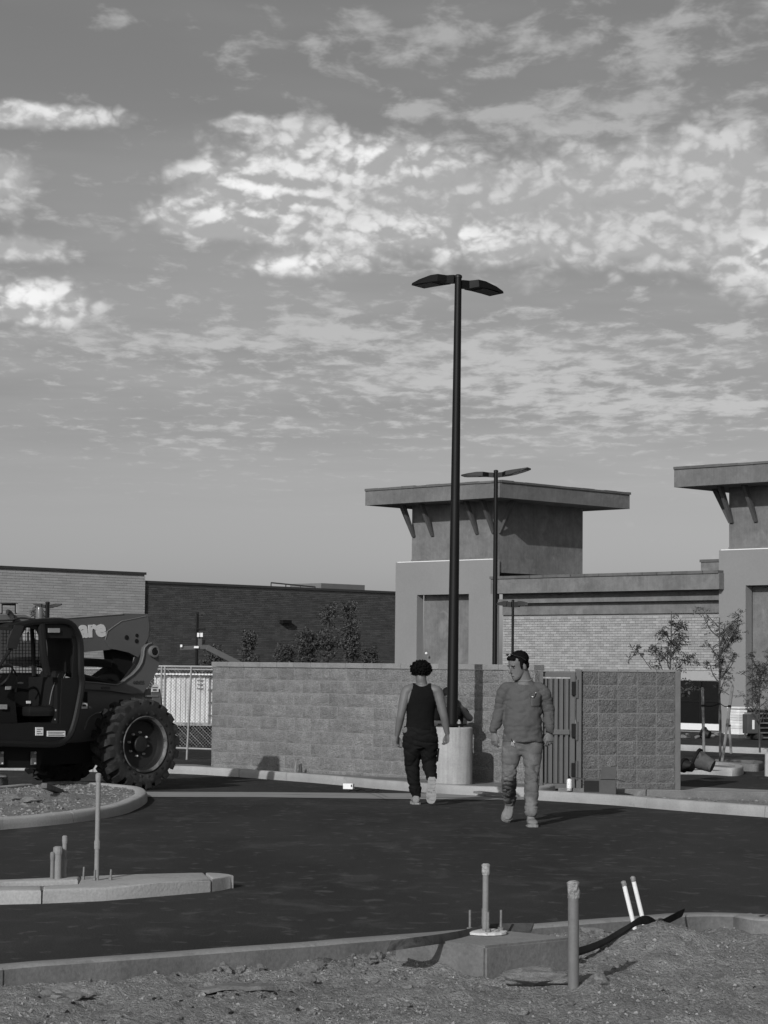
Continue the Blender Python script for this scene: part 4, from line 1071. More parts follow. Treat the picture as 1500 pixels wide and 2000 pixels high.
M_skinB = gm('skin_tan', .150, .10, 9, .6, .1, 60, spec=.35, fine=.05)
M_skinA = gm('skin_brown', .135, .12, 9, .55, .1, 60, spec=.4, fine=.05)
M_skinC = gm('skin_deep', .085, .12, 9, .5, .1, 60, spec=.4)
M_hair = gm('dark_hair', .009, .4, 60, .85, .5, 120, spec=.0)
M_shirt = gm('grey_jersey', .092, .10, 4, .95, .25, 70, spec=.1, fine=.06, fscale=120, stain=(.085, 3, .5, .75))
M_jean = gm('worn_denim', .115, .22, 5, .95, .3, 80, spec=.1, fine=.10, fscale=140, stain=(.19, 4, .48, .68))
M_bootB = gm('dusty_boot', .20, .2, 10, .9, .4, 50, stain=(.10, 12, .5, .7)); M_soleB = gm('boot_sole', .22, .2, 15, .9)
M_tank = gm('black_tank', .0085, .15, 6, .95, .2, 70, spec=.08)
M_pant = gm('black_work_trousers', .011, .22, 5, .95, .3, 60, spec=.08, stain=(.016, 7, .5, .75))
M_bootA = gm('tan_boot', .25, .2, 10, .9, .4, 50, stain=(.13, 12, .5, .7)); M_soleA = gm('pale_sole', .30, .15, 20, .9, stain=(.14, 20, .5, .65))

def crease(p, f, amp, sx, sy, sz, sh=0.0, w=4.0):
    q = V((p.x * sx + p.z * sh, p.y * sy, p.z * sz)) * f; return -amp * max(0.0, 1 - abs(noise.noise(q)) * w)
def fold(p, f=1.0, amp=.006, dirn=(1, 1, 3)):
    q = V((p.x * dirn[0], p.y * dirn[1], p.z * dirn[2])) * (7 * f)
    return amp * (noise.noise(q + V((3, 7, 1))) + .5 * noise.noise(q * 2.1))

# ---------------- man B: long-sleeved shirt, jeans, walking towards us, looking to his right
YB = 23.4; bB = P(1016, 1605, YB); 
pB = empty('person', (bB.x, YB, zg(YB)), 0, 'man in grey long-sleeved shirt and worn jeans walking towards the camera, looking aside', 'person')
mb = MB()
hull(mb, [(.02, .0, .86, .155, .10), (.02, 0, .95, .165, .115), (.02, -.01, 1.05, .165, .12), (.025, -.01, 1.18, .165, .118), (.03, 0, 1.32, .172, .110), (.03, .0, 1.39, .145, .09), (.03, .0, 1.44, .08, .06)])
hB, RB = head(mb, (.03, .0, 1.485), (-.030, -.040, 1.632), -.98, .30, 0.0, (.074, .070), 1.13)
sh = {-1: V((-.168, 0, 1.385)), 1: V((.222, 0, 1.385))}; el = {-1: V((-.215, .03, 1.17)), 1: V((.285, .05, 1.17))}; wr = {-1: V((-.285, -.05, .945)), 1: V((.298, -.03, .955))}
for s_ in (-1, 1):
    limb(mb, [(sh[s_].x * .55 + .012, 0, 1.39), sh[s_] + V((0, 0, -.012)), el[s_], (el[s_] + wr[s_]) / 2, wr[s_]], [.045, .052, .046, .042, .029], 14)
hand(mb, wr[-1], (.03, -.10, -1), (-.75, -.65, 0), (.65, -.75, 0), .38, 1.02)
hand(mb, wr[1], (-.02, -.08, -1), (.35, -.94, 0), (-.9, -.35, 0), .5, 1.04)
link(remesh(mb, 'body', .0045, 2), 'body', M_skinB, pB)
# shirt
mb = MB()
hull(mb, [(.022, -.005, .850, .220, .158), (.022, -.01, .90, .214, .154), (.022, -.012, .96, .206, .150), (.02, -.02, 1.02, .202, .150), (.02, -.015, 1.12, .195, .145), (.025, -.005, 1.24, .196, .138), (.03, .0, 1.34, .198, .128), (.03, 0, 1.40, .175, .112), (.03, .005, 1.452, .120, .085), (.028, .005, 1.492, .084, .072)])
for s_ in (-1, 1):
    limb(mb, [(sh[s_].x * .55 + .012, 0, 1.415), sh[s_] + V((0, 0, -.008)), (sh[s_] + el[s_]) / 2 + V((s_ * .006, 0, 0)), el[s_], (el[s_] + wr[s_]) / 2, wr[s_] + V((0, 0, .04)), wr[s_] + V((0, 0, .018))], [.058, .074, .072, .066, .060, .050, .043], 18)
def shirt_fold(p):
    e = fold(p, 1.0, .0030, (1.2, 1.2, 2.0))
    # drag folds fanning from the belly and rucks on the sleeves
    q = V((p.x + (p.z - 1.1) * .9, p.y * .5, (p.z - p.x * .3) * .6)); e += .007 * noise.noise(q * 13)
    q = V((p.x * .7 - (p.z - 1.15) * .8, p.y * .5, (p.z + p.x * .5) * .5)); e += .005 * noise.noise(q * 17 + V((5, 2, 0)))
    if abs(p.x - .02) < .21: e += crease(p, 5, .0055, 1.2, .6, 1.6, .9) + crease(p + V((4, 2, 1)), 6, .0045, 1.2, .6, 1.4, -1.0)
    if abs(p.x - .02) > .2: e += crease(p, 7, .006, 1, 1, 2.6, .5)
    if abs(p.x - .02) > .2: e += .005 * noise.noise(V((p.x * 9, p.y * 9, p.z * 40))) * (1 if p.z < 1.24 else .3)
    if p.z < 1.02: e += .007 * noise.noise(V((p.x * 5 + p.z * 8, p.y * 5, p.z * 26 - p.x * 6)))
    return e
shirtB = remesh(mb, 'shirt', .0085, 3, shirt_fold); link(shirtB, 'shirt', M_shirt, pB)
MB().rings([[V((.03 + (.084 + .009 * math.cos(b)) * math.cos(a), .000 + (.076 + .009 * math.cos(b)) * math.sin(a), 1.496 + .013 * math.sin(b) - .022 * max(0, -math.sin(a)))) for b in [2 * PI * k / 6 for k in range(6)]] for a in [2 * PI * k / 24 for k in range(25)]], cap=False).build('collar', gm('collar_rib', .17, .1, 9, .9), pB, local=True, smooth=True)
# trousers
def trousers(hipc, hips, kn, an, radii, waist, parent, mat, vox, fd, cuffs=True):
    mb = MB(); cx, cy, cz = hipc
    hull(mb, [(cx, cy, cz - .17, waist * .55, .085), (cx, cy, cz - .09, waist * .90, .120), (cx, cy, cz, waist, .138), (cx, cy, cz + .06, waist * .97, .130), (cx, cy, cz + .10, waist * .95, .126)])
    for s_ in (-1, 1):
        h, k, a = V(hips[s_]), V(kn[s_]), V(an[s_]); r = radii
        limb(mb, [h + V((0, 0, .02)), h.lerp(k, .35), h.lerp(k, .72), k, k.lerp(a, .35), k.lerp(a, .75), a + (k - a) * .05], [r[0], r[0] * .97, r[1] * 1.06, r[1], r[2] * 1.05, r[2] * .96, r[3]], 18)
    return link(remesh(mb, 'trousers', vox, 3, fd), 'trousers', mat, parent)
knB = {-1: (-.125, -.06, .505), 1: (.105, -.13, .50)}; anB = {-1: (-.085, .36, .20), 1: (.098, -.225, .115)}
def jean_fold(p):
    e = fold(p, .9, .006, (1.3, 1.3, 1.4))
    e += crease(p, 5.5, .006, 1.1, .8, 2.0, .7) + (crease(p + V((2, 5, 1)), 9, .008, 1, 1, 2.4, -.6) if p.z < .36 or .42 < p.z < .62 else 0)
    if p.z < .33: e += .009 * noise.noise(V((p.x * 12 + p.z * 8, p.y * 10, p.z * 28)))
    if .42 < p.z < .62: e += .010 * noise.noise(V((p.x * 12, p.y * 8, (p.z + p.x * .9) * 20)))
    if p.z > .72: e += .006 * noise.noise(V((p.x * 6 + p.z * 9, p.y * 5, p.z * 22)))
    return e
jeansB = trousers((.02, .0, .885), {-1: (-.085, 0, .83), 1: (.122, -.01, .83)}, knB, anB, (.108, .079, .075, .068), .213, pB, M_jean, .0085, jean_fold).data
shoe((.098, -.225, .09), (.115, -.40, .012), 0, M_bootB, M_soleB, pB, .052, V((0, .10, 1)), 'boot')
shoe((-.085, .37, .17), (-.135, .255, .014), .1, M_bootB, M_soleB, pB, .052, V((.15, -.62, .62)), 'boot')
# hair, glasses pushed up, face details
def cap_hair(c, R, secs, amp, fr, seed, vox=.006, extra=None, name='hair', mat=None, parent=None):
    mb = MB()
    for p, r, q in secs: mb.ico(c + R @ V(p), r, 3, q, M=R)
    if extra: extra(mb)
    me = remesh(mb, name, vox, 1, lambda p: amp * (noise.noise(p * fr + V((seed, 0, 0))) + .6 * noise.noise(p * fr * 2.3)))
    return link(me, name, mat or M_hair, parent)
def quiff(mb):
    limb(mb, [hB + RB @ V((.045, -.066, .082)), hB + RB @ V((0, -.080, .094)), hB + RB @ V((-.045, -.062, .084))], [.018, .022, .018], 10)
    for s_ in (-1, 1): limb(mb, [hB + RB @ V((s_ * .072, -.01, .045)), hB + RB @ V((s_ * .072, -.022, .005)), hB + RB @ V((s_ * .068, -.024, -.025))], [.016, .013, .007], 8)
cap_hair(hB, RB, [((0, .024, .058), .088, (.96, 1.10, .90)), ((0, .056, .0), .060, (1.08, .78, 1.15)), ((0, -.015, .088), .060, (1.0, 1.05, .55))], .004, 60, 3, .006, quiff, 'hair', M_hair, pB)
mb = MB()
for s_ in (-1, 1):
    mb.ico(hB + RB @ V((s_ * .031, -.068, .128)), .017, 2, (1.3, .4, .45), M=RB)
    mb.tube([hB + RB @ V((s_ * .055, -.066, .122)), hB + RB @ V((s_ * .084, -.01, .085)), hB + RB @ V((s_ * .088, .03, .045))], .004, 6)
mb.build('sunglasses', gm('sunglass_lens', .03, .1, 9, .12, spec=.8), pB, local=True)
for s_ in (-1, 1):
    MB().ico(hB + RB @ V((s_ * .031, -.0845, .006)), .010, 2, (1.25, .4, .5), M=RB).build('eye', gm('eye_dark', .05, .1, 9, .3), pB, local=True)
    MB().ico(hB + RB @ V((s_ * .031, -.0935, .027)), .013, 2, (1.4, .3, .26), M=RB).build('eyebrow', M_hair, pB, local=True)
MB().ico(hB + RB @ V((0, -.0975, -.068)), .016, 2, (1.4, .3, .16), M=RB).build('mouth', gm('lips', .12, .1, 9, .6), pB, local=True)
cap_hair(hB, RB, [((0, -.060, -.085), .034, (1.1, .75, .5))], .002, 90, 5, .005, None, 'beard', gm('stubble', .12, .3, 80, .9), pB)
# shirt pocket, patch, pen, keys, watch
from mathutils.bvhtree import BVHTree
def surf(me, x, z):
    """front surface of a garment at (x, z)"""
    bv = BVHTree.FromPolygons([v.co for v in me.vertices], [tuple(q.vertices) for q in me.polygons]); h = bv.ray_cast(V((x, -1, z)), V((0, 1, 0)))
    return h[0].y if h[0] is not None else -.15
def onto(me, x, z, w1, h1, name, mat, parent, lift=.004, nx=5, nz=5, skew=0.0):
    """small patch of cloth lying on the garment"""
    mb = MB(); bv = BVHTree.FromPolygons([v.co for v in me.vertices], [tuple(q.vertices) for q in me.polygons])
    for j in range(nz + 1):
        for i in range(nx + 1):
            px_, pz_ = x + w1 * (i / nx - .5), z + h1 * (j / nz - .5) + skew * (i / nx - .5); h = bv.ray_cast(V((px_, -1, pz_)), V((0, 1, 0))); y_ = (h[0].y if h[0] is not None else -.12) - lift
            mb.v.append((px_, y_, pz_))
    n = nx + 1; mb.f += [(j * n + i, j * n + i + 1, (j + 1) * n + i + 1, (j + 1) * n + i) for j in range(nz) for i in range(nx)]
    o = mb.build(name, mat, parent, local=True, smooth=True); so2 = o.modifiers.new('thick', 'SOLIDIFY'); so2.thickness = .003; so2.offset = -1; return o
onto(shirtB, .150, 1.275, .115, .125, 'pocket', M_shirt, pB, .006)
onto(shirtB, .112, 1.315, .040, .022, 'pocket_patch', M_ink, pB, .010, 2, 2)
onto(shirtB, .113, 1.316, .020, .008, 'patch_print', M_lab, pB, .0125, 2, 1)
y_ = surf(shirtB, .145, 1.345) - .010
MB().tube([(.143, y_, 1.315), (.145, y_, 1.352)], .0055, 8).build('pen', M_blackm, pB, local=True)
MB().ico((.1455, y_, 1.357), .007, 1).build('pen_clip', gm('pen_tip', .55, .1, 9, .4), pB, local=True)
y_ = surf(jeansB, -.085, .86) - .012
kr = MB().tube(smoothline([(-.105, y_ + .01, .895), (-.10, y_, .87), (-.09, y_, .85)], 4), .005, 6).build('key_strap', M_blackm, pB, local=True)
MB().bbox((-.070, y_ - .004, .862), (.024, .014, .040), .006, M=Matrix.Rotation(.3, 3, 'Y')).build('key_fob', gm('chrome_fob', .75, .1, 20, .25, metal=.6), kr, local=True)
for k in range(3): MB().bbox((-.10 + .010 * k, y_, .838 - .006 * k), (.009, .004, .05), .002, M=Matrix.Rotation(.2 - .25 * k, 3, 'Y')).build('key', M_steel, kr, local=True)
w_ = wr[1]; MB().rings([[w_ + V(((.037 + .004 * math.cos(b)) * math.cos(a), (.033 + .004 * math.cos(b)) * math.sin(a), .004 + .011 * math.sin(b))) for b in [2 * PI * k / 6 for k in range(6)]] for a in [2 * PI * k / 20 for k in range(21)]], cap=False).build('watch_strap', M_blackm, pB, local=True)
MB().bbox(w_ + V((.018, -.038, .004)), (.034, .012, .036), .005).build('watch_case', gm('watch_case', .06, .2, 20, .3, metal=.5), pB, local=True)

# ---------------- man A: black tank top, seen from behind, walking away
YA = 27.3; bA = P(820, 1560, YA)
pA = empty('person', (bA.x, YA, zg(YA)), 0, 'man in black tank top and black trousers walking away, seen from behind', 'person')
mb = MB()
hull(mb, [(-.005, .0, .82, .15, .105), (-.005, 0, .92, .155, .11), (-.003, .0, 1.02, .150, .105), (.0, .0, 1.14, .160, .11), (.008, .0, 1.26, .182, .115), (.012, .005, 1.35, .180, .105), (.013, .01, 1.40, .135, .085), (.012, .012, 1.445, .085, .07)])
hA, RA = head(mb, (.010, .015, 1.465), (.0, .035, 1.585), PI + .05, .06, 0.0, (.062, .060), 1.06)
shA = {-1: V((-.178, .0, 1.345)), 1: V((.205, .0, 1.345))}; elA = {-1: V((-.238, -.02, 1.075)), 1: V((.277, -.02, 1.075))}; wrA = {-1: V((-.282, .05, .825)), 1: V((.325, .03, .855))}
for s_ in (-1, 1):
    limb(mb, [(shA[s_].x * .5, .01, 1.395), (shA[s_].x * .82, 0, 1.375), shA[s_], shA[s_].lerp(elA[s_], .45), elA[s_], elA[s_].lerp(wrA[s_], .35), wrA[s_]], [.055, .066, .066, .060, .049, .047, .030], 16)
hand(mb, wrA[-1], (.03, .10, -1), (-.85, .5, 0), (.35, .93, 0), .45, 1.03)
hand(mb, wrA[1], (.0, .10, -1), (.85, .5, 0), (-.35, .93, 0), .75, 1.03)
bodyA = remesh(mb, 'body', .0045, 2); 
# tank top: the skin surface inside its outline, lifted off the body
def in_tank(c):
    if c.z < .90 or c.z > 1.47: return False
    x = abs(c.x - .012)
    if c.z < 1.20: return x < .185
    t = (c.z - 1.20) / .235
    edge = .170 - .062 * min(1, t) ** .7 if c.z < 1.44 else .11
    if x > edge: return False
    scoop = 1.415 + (x / .075) ** 2 * .03 if c.y < .02 else 1.36 + (x / .075) ** 2 * .06
    return c.z < max(scoop, 0)
vs, fs, mp = [], [], {}
for f in bodyA.polygons:
    if in_tank(f.center):
        idx = []
        for vi in f.vertices:
            if vi not in mp:
                q = bodyA.vertices[vi]; p_ = q.co + q.normal * (.008 + max(0, fold(q.co, 1.3, .004))); mp[vi] = len(vs)
                if q.co.z < 1.16: p_.x *= 1 + .22 * (1.16 - q.co.z); p_.y *= 1 + .20 * (1.16 - q.co.z)
                vs.append(tuple(p_))
            idx.append(mp[vi])
        fs.append(idx)
tk = bpy.data.meshes.new('tank_top'); tk.from_pydata(vs, [], fs); tk.polygons.foreach_set('use_smooth', [True] * len(fs))
tko = link(tk, 'tank_top', M_tank, pA); sd_ = tko.modifiers.new('thick', 'SOLIDIFY'); sd_.thickness = .004; sd_.offset = 1
link(bodyA, 'body', M_skinA, pA)
knA = {-1: (-.095, .10, .46), 1: (.115, .12, .47)}; anA = {-1: (-.045, .12, .105), 1: (.135, -.20, .33)}
def pant_fold(p):
    e = fold(p, 1.0, .009, (1, 1, 1.8)) + crease(p, 6, .010, 1.1, .8, 1.8, .7)
    if p.z < .3: e += .011 * noise.noise(V((p.x * 9, p.y * 9, p.z * 28)))
    if p.x > .05 and .48 < p.z < .72: e += .010 * noise.noise(p * 17)
    return e
trousers((-.003, .0, .845), {-1: (-.10, .01, .80), 1: (.095, .01, .80)}, knA, anA, (.122, .092, .078, .068), .207, pA, M_pant, .009, pant_fold)
MB().bbox((-.185, -.055, .895), (.065, .05, .06), .012, M=Matrix.Rotation(-.5, 3, 'Y')).build('rag', gm('rag_cloth', .15, .2, 20, .95), pA, local=True)
MB().bbox((.213, -.01, .60), (.02, .11, .16), .008, M=Matrix.Rotation(.1, 3, 'Y')).build('cargo_pocket', M_pant, pA, local=True)
shoe((-.045, .12, .09), (-.055, .30, .012), 0, M_bootA, M_soleA, pA, .056, V((0, -.05, 1)), 'boot')
shoe((.137, -.215, .27), (.128, -.235, .035), 0, M_bootA, M_soleA, pA, .052, V((0, 1, .06)), 'boot')
mb = MB(); rs = random.Random(4)
for k in range(620):
    a, b = rs.uniform(0, 2 * PI), rs.uniform(-.75, 1.0)
    r = .103 + rs.uniform(-.004, .022); sb2 = math.sqrt(max(0, 1 - b * b * .98))
    p_ = V((math.cos(a) * sb2 * r * 1.08, math.sin(a) * sb2 * r * 1.10 - .0, b * r * .88))
    if p_.y > .075 and p_.z < .03: continue
    mb.ico(hA + V((0, .0, .046)) + p_, rs.uniform(.006, .013), 1, jit=.3)
mb.ico(hA + V((0, -.002, .045)), .108, 3, (1.04, 1.05, .95))
for k in range(60):
    a = rs.uniform(0, 2 * PI); p0 = hA + V((math.cos(a) * .07 * rs.random(), math.sin(a) * .08, .125)); mb.tube([p0, p0 + V((rs.uniform(-.02, .02), rs.uniform(-.02, .02), rs.uniform(.008, .028)))], .0016, 4)
mb.build('hair', M_hair, pA, local=True, smooth=True)

# ---------------- man C: crouching behind the pedestal, arms round the post
YC_ = 33.35; bC = P(882, 1500, YC_); zc = -.09
pC = empty('person', (bC.x, YC_, zc), 0, 'crouching worker in dark clothes behind the lamp post, gripping it', 'person')
mb = MB(); dC = .24
hull(mb, [(0, .02, .26 + dC, .17, .14), (0, .03, .40 + dC, .16, .14), (-.02, .0, .58 + dC, .165, .13), (-.04, -.05, .74 + dC, .18, .12), (-.05, -.08, .83 + dC, .16, .10), (-.05, -.09, .88 + dC, .09, .07)])
hC, RC = head(mb, (-.055, -.10, .90 + dC), (-.065, -.13, 1.03 + dC), .1, .35)
limb(mb, [(.02, -.08, .82 + dC), (.12, -.10, .80 + dC), (.20, -.22, .76 + dC), (.245, -.34, .96), (.20, -.45, 1.01), (.115, -.62, 1.12)], [.06, .06, .052, .052, .047, .031], 14)
hand(mb, (.115, -.62, 1.12), (-.45, -.55, .55), (.72, -.62, .25), (.3, .1, 1), .5, 1.08)
limb(mb, [(-.12, -.08, .83 + dC), (-.20, -.10, .80 + dC), (-.24, -.22, .86), (-.20, -.36, .88), (-.15, -.50, .86)], [.06, .062, .05, .042, .03], 14)
hand(mb, (-.15, -.50, .86), (.6, -.7, .0), (-.7, -.6, .2), (.1, 0, 1), .6, 1.05)
for s_ in (-1, 1):
    limb(mb, [(s_ * .09, .04, .30 + dC), (s_ * .15, -.16, .50), (s_ * .15, -.18, .48), (s_ * .14, -.02, .22), (s_ * .14, .02, .07)], [.10, .08, .075, .06, .045], 14)
me = remesh(mb, 'body', .006, 2); link(me, 'body', M_skinC, pC)
mb = MB(); hull(mb, [(0, .02, .34 + dC, .19, .155), (0, .03, .44 + dC, .18, .155), (-.02, .0, .58 + dC, .185, .145), (-.04, -.05, .74 + dC, .20, .135), (-.05, -.08, .83 + dC, .18, .115), (-.05, -.09, .875 + dC, .10, .08)])
limb(mb, [(.02, -.08, .82 + dC), (.12, -.10, .80 + dC), (.19, -.20, .78 + dC)], [.07, .075, .068], 14); limb(mb, [(-.12, -.08, .83 + dC), (-.20, -.10, .80 + dC), (-.235, -.18, .95)], [.075, .08, .07], 14)
link(remesh(mb, 'shirt', .01, 3, lambda p: fold(p, 1, .006)), 'shirt', M_tank, pC)
mb = MB()
hull(mb, [(0, .03, .22 + dC, .15, .13), (0, .03, .30 + dC, .185, .155), (0, .03, .38 + dC, .18, .15)])
for s_ in (-1, 1): limb(mb, [(s_ * .09, .04, .30 + dC), (s_ * .15, -.16, .50), (s_ * .15, -.18, .48), (s_ * .14, -.02, .22), (s_ * .14, .02, .10)], [.12, .095, .09, .075, .06], 14)
link(remesh(mb, 'trousers', .01, 3, lambda p: fold(p, 1, .006)), 'trousers', M_pant, pC)
for s_ in (-1, 1): shoe((s_ * .14, .02, .09), (s_ * .15, -.16, .012), 0, M_bootA, M_soleA, pC, .05, V((0, 0, 1)), 'boot')
cap_hair(hC, RC, [((0, .012, .055), .090, (.98, 1.12, .9))], .004, 50, 2, .008, None, 'cap', M_blackm, pC)
# ================================================================ foreground: pole base, pipes, strips
ztb = .215
def onz(u, v, z): d = ray(u, v); return V((0, 0, CAMZ)) + d * ((z - CAMZ) / d.z)
bl, bn_, br = onz(770, 1828, ztb), onz(948, 1848, ztb), onz(1118, 1831, ztb)
bm = bmesh.new(); cor = [bn_, br, br + bl - bn_, bl]; cen = sum(cor, V()) / 4
vs = [bm.verts.new((p.x - cen.x, p.y - cen.y, -.12)) for p in cor]; f = bm.faces.new(vs)
r = bmesh.ops.extrude_face_region(bm, geom=[f])
for q in r['geom']:
    if isinstance(q, bmesh.types.BMVert): q.co.z = ztb
bmesh.ops.recalc_face_normals(bm, faces=list(bm.faces))
bmesh.ops.bevel(bm, geom=list(bm.edges), offset=.012, segments=2, affect='EDGES')
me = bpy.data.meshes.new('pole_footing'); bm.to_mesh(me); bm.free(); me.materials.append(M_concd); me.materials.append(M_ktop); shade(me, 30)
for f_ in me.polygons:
    if f_.normal.z > .7: f_.material_index = 1  # up faces coloured lighter than the sides
foot = bpy.data.objects.new('pole_footing', me); COL.objects.link(foot); foot.location = (cen.x, cen.y, 0)
tag(foot, 'square dark concrete pole footing set in the foreground dirt', 'footing')
# flange with studs and capped conduit on the footing
fc = onz(948, 1824, ztb)
fl_ = empty('base_flange', (fc.x, fc.y, ztb), 0, 'white stud template with two threaded bolts and a taped conduit on the footing', 'flange')
mb = MB(); seg = 8
mb.lathe([(.115, .004), (.115, .016), (.085, .020), (.03, .020), (.03, .004)], (0, 0, 0), 16); mb.build('template', gm('worn_white_ply', .62, .2, 14, .8, stain=(.2, 22, .55, .65)), fl_, local=True)
for k in range(4):
    a = .12 + k * PI / 2; q = V((.083 * math.cos(a), .083 * math.sin(a), 0))
    b_ = MB().tube([q, q + V((0, 0, .125))], .0065, 8).build('stud', gm('rusty_stud', .17, .3, 60, .7), fl_, local=True)
    MB().lathe([(.016, .018), (.016, .034), (.0075, .036)], q, 6).build('nut', gm('rusty_stud', .17), b_, local=True)
cz_ = zat(1692, 947, fc.y)
cp = MB().tube([(0, .005, -.02), (0, .005, cz_ - ztb)], .0165, 14).build('conduit', gm('grey_conduit', .21, .12, 10, .6, fine=.08), fl_, local=True, smooth=True)
M_tape = gm('silver_tape', .42, .3, 30, .35, .8, 60, spec=.6, metal=.25)
MB().lathe([(.0185, -.045), (.0225, -.03), (.021, -.005), (.0235, .006), (.015, .014), (.0005, .015)], (0, .005, cz_ - ztb), 10).build('tape_cap', M_tape, cp, local=True)

def standpipe(name, u, vb, vt, zb_, r, mat, label, tilt_u=0.0, capmat=None, wrap=.06, dy=0.0):
    b = onz(u, vb, zb_); t = P(u + tilt_u, vt, b.y + dy)
    root = empty(name, (b.x, b.y, zb_), 0, label, 'pipe')
    d = (t - b); n = 6
    MB().tube([b - d * .06] + [b.lerp(t, k / n) for k in range(n + 1)], r, 18).build('pipe_wall', mat, root, smooth=True, angle=50)
    mb = MB(); rg = []; rs_ = random.Random(int(u))
    dn = d.normalized(); ax = V((1, 0, 0)); ax = (ax - dn * ax.dot(dn)).normalized(); ay = dn.cross(ax)
    for s_, k in ((-wrap, 1.05), (-wrap * .6, 1.13), (-wrap * .25, 1.08), (.0, 1.18), (.008, .9), (.012, .3)):
        rg.append([t + dn * s_ + (ax * math.cos(2 * PI * q / 12) + ay * math.sin(2 * PI * q / 12)) * (r * k * (1 + rs_.uniform(-.10, .12))) for q in range(12)])
    mb.rings(rg); mb.build('tape_cap', capmat or M_tape, root)
    return root
standpipe('standpipe', 1120, 1938, 1724, .045, .0272, gm('grey_pipe', .15, .10, 12, .55, fine=.07, spec=.4), 'thick grey standpipe with taped top in front of the footing', 0, gm('clear_tape', .24, .35, 30, .35, .8, 50, spec=.6), .075)
standpipe('plastic_pipe', 1241, 1818, 1724, .15, .0128, M_white, 'left of two thin white plastic pipes leaning in the dirt mound', -23, gm('dull_tape', .22, .3, 30, .5), .02)
standpipe('plastic_pipe', 1259, 1809, 1715, .16, .0128, M_white, 'right of two thin white plastic pipes leaning in the dirt mound, slightly taller', -23, gm('dull_tape', .22), .02)

def strip(name, pts, wd, th, label, cat, mat, side=V((.35, .94, 0))):
    pts = smoothline(pts, 8); mb = MB(); rg = []
    for i, p in enumerate(pts):
        if p.y > kfline(p.x) - .17: p.z = max(p.z, .165)
        r = math.hypot(p.x - mound.x, (p.y - mound.y) * .9); p.z = max(p.z, .085 + .115 * math.exp(-(r / .28) ** 2) + .045 * math.exp(-(r / .7) ** 2))
        q = side * (wd / 2) * (1 + .06 * noise.noise(p * 9)); z = V((0, 0, th / 2))
        rg.append([p - q - z, p + q - z, p + q + z, p - q + z])
    mb.rings(rg); o = mb.build(name, mat, None, origin=pts[0], smooth=True, angle=30); return tag(o, label, cat)
M_strip = gm('black_felt_strip', .016, .25, 8, .9, .3, 40, spec=.15, stain=(.05, 6, .55, .75))
M_strip2 = gm('muddy_felt_strip', .07, .3, 8, .9, .3, 40, stain=(.03, 6, .5, .65))
strip('expansion_strip', [onz(760, 1848, .20), onz(800, 1842, .235), onz(890, 1829, ztb + .012), onz(950, 1815, ztb + .014), onz(1040, 1812, ztb + .01)], .075, .012, 'dusty black felt strip lying across the top of the footing', 'strip', M_strip2, V((.25, .80, .45)))
strip('expansion_strip', [onz(1126, 1862, .10), onz(1160, 1860, .09), onz(1200, 1850, .10), onz(1240, 1834, .13), onz(1290, 1805, .17), onz(1335, 1782, .17)], .075, .012, 'long black felt strip running up over the dirt mound to the kerb', 'strip', M_strip, V((.30, .75, .42)))

# ================================================================ stones
def rock_mesh(seed, sub=2, mat=None, jit=.5):
    random.seed(seed); me = MB().ico((0, 0, 0), 1.0, sub, (1, .8, .6), jit).mesh('stone'); me.materials.append(mat); return me
M_rock = gm('pale_rock', .24, .25, 6, .95, .6, 20, fine=.2, fscale=30, rnd=.22, stain=(.14, 3, .5, .7), bdist=.05)
M_crumb = gm('asphalt_crumb', .014, .3, 6, .9)
big_rocks = [  # u, v, size, squash, label
    (1055, 1922, .145, (1.35, .9, .42), 'broad flat concrete chunk lying left of the thick standpipe'),
    (1163, 1928, .10, (1.25, .9, .5), 'jagged concrete chunk lying right of the thick standpipe'),
    (1152, 1838, .075, (1.3, .8, .6), 'smooth pale rock between standpipe and white pipes behind'),
    (1290, 1806, .085, (1.4, .8, .45), 'pale slab of rock on top of the dirt mound'),
    (436, 1897, .055, (1, .9, .95), 'biggest stone of the pile below the kerb, left half'),
    (608, 1893, .050, (1.1, .9, .8), 'rounded stone close to the kerb near the middle'),
    (735, 1890, .070, (1.3, .8, .6), 'pale broken stone just left of the footing'),
    (131, 1945, .095, (1.2, 1, .55), 'large half-buried pale stone at lower left'),
    (725, 1862, .055, (1.2, .9, .6), 'grey stone against the kerb left of the felt strip')]
for k, (u, v, sz, sq, lab) in enumerate(big_rocks):
    p = G(u, v, .05); me = rock_mesh(100 + k, 3, M_rock, .34)
    o = bpy.data.objects.new('rock', me); COL.objects.link(o); o.location = (p.x, p.y, dirt_z(p.x, p.y) + sz * sq[2] * .25); o.scale = (sz * sq[0], sz * sq[1], sz * sq[2] * 1.3); o.rotation_euler = (0, 0, k * 1.3)
    tag(o, lab, 'rock')
rs = random.Random(11); vms = [rock_mesh(200 + k, 2, M_rock, .40) for k in range(5)]
def scat(n, u0, u1, v0, v1, s0, s1, cl=None):
    out = []
    while len(out) < n:
        u, v = rs.uniform(u0, u1), rs.uniform(v0, v1)
        if cl: u, v = rs.gauss(cl[0], cl[2]), rs.gauss(cl[1], cl[3])
        if u < 0 or u > 1500 or v > 1996: continue
        p = G(u, v, .05)
        if p.y > kfline(p.x) - .22: continue
        if abs(p.x - cen.x) < .42 and abs(p.y - cen.y) < .42: continue
        out.append((p, rs.uniform(s0, s1)))
    return out
spots = scat(14, 0, 0, 0, 0, .012, .034, (430, 1895, 60, 14)) + scat(10, 0, 0, 0, 0, .012, .032, (590, 1892, 60, 10)) + scat(22, 0, 0, 0, 0, .010, .026, (1300, 1845, 90, 22)) + scat(12, 0, 0, 0, 0, .012, .03, (760, 1895, 70, 14)) + scat(60, 0, 1500, 1855, 1995, .010, .024)
stone_big = []
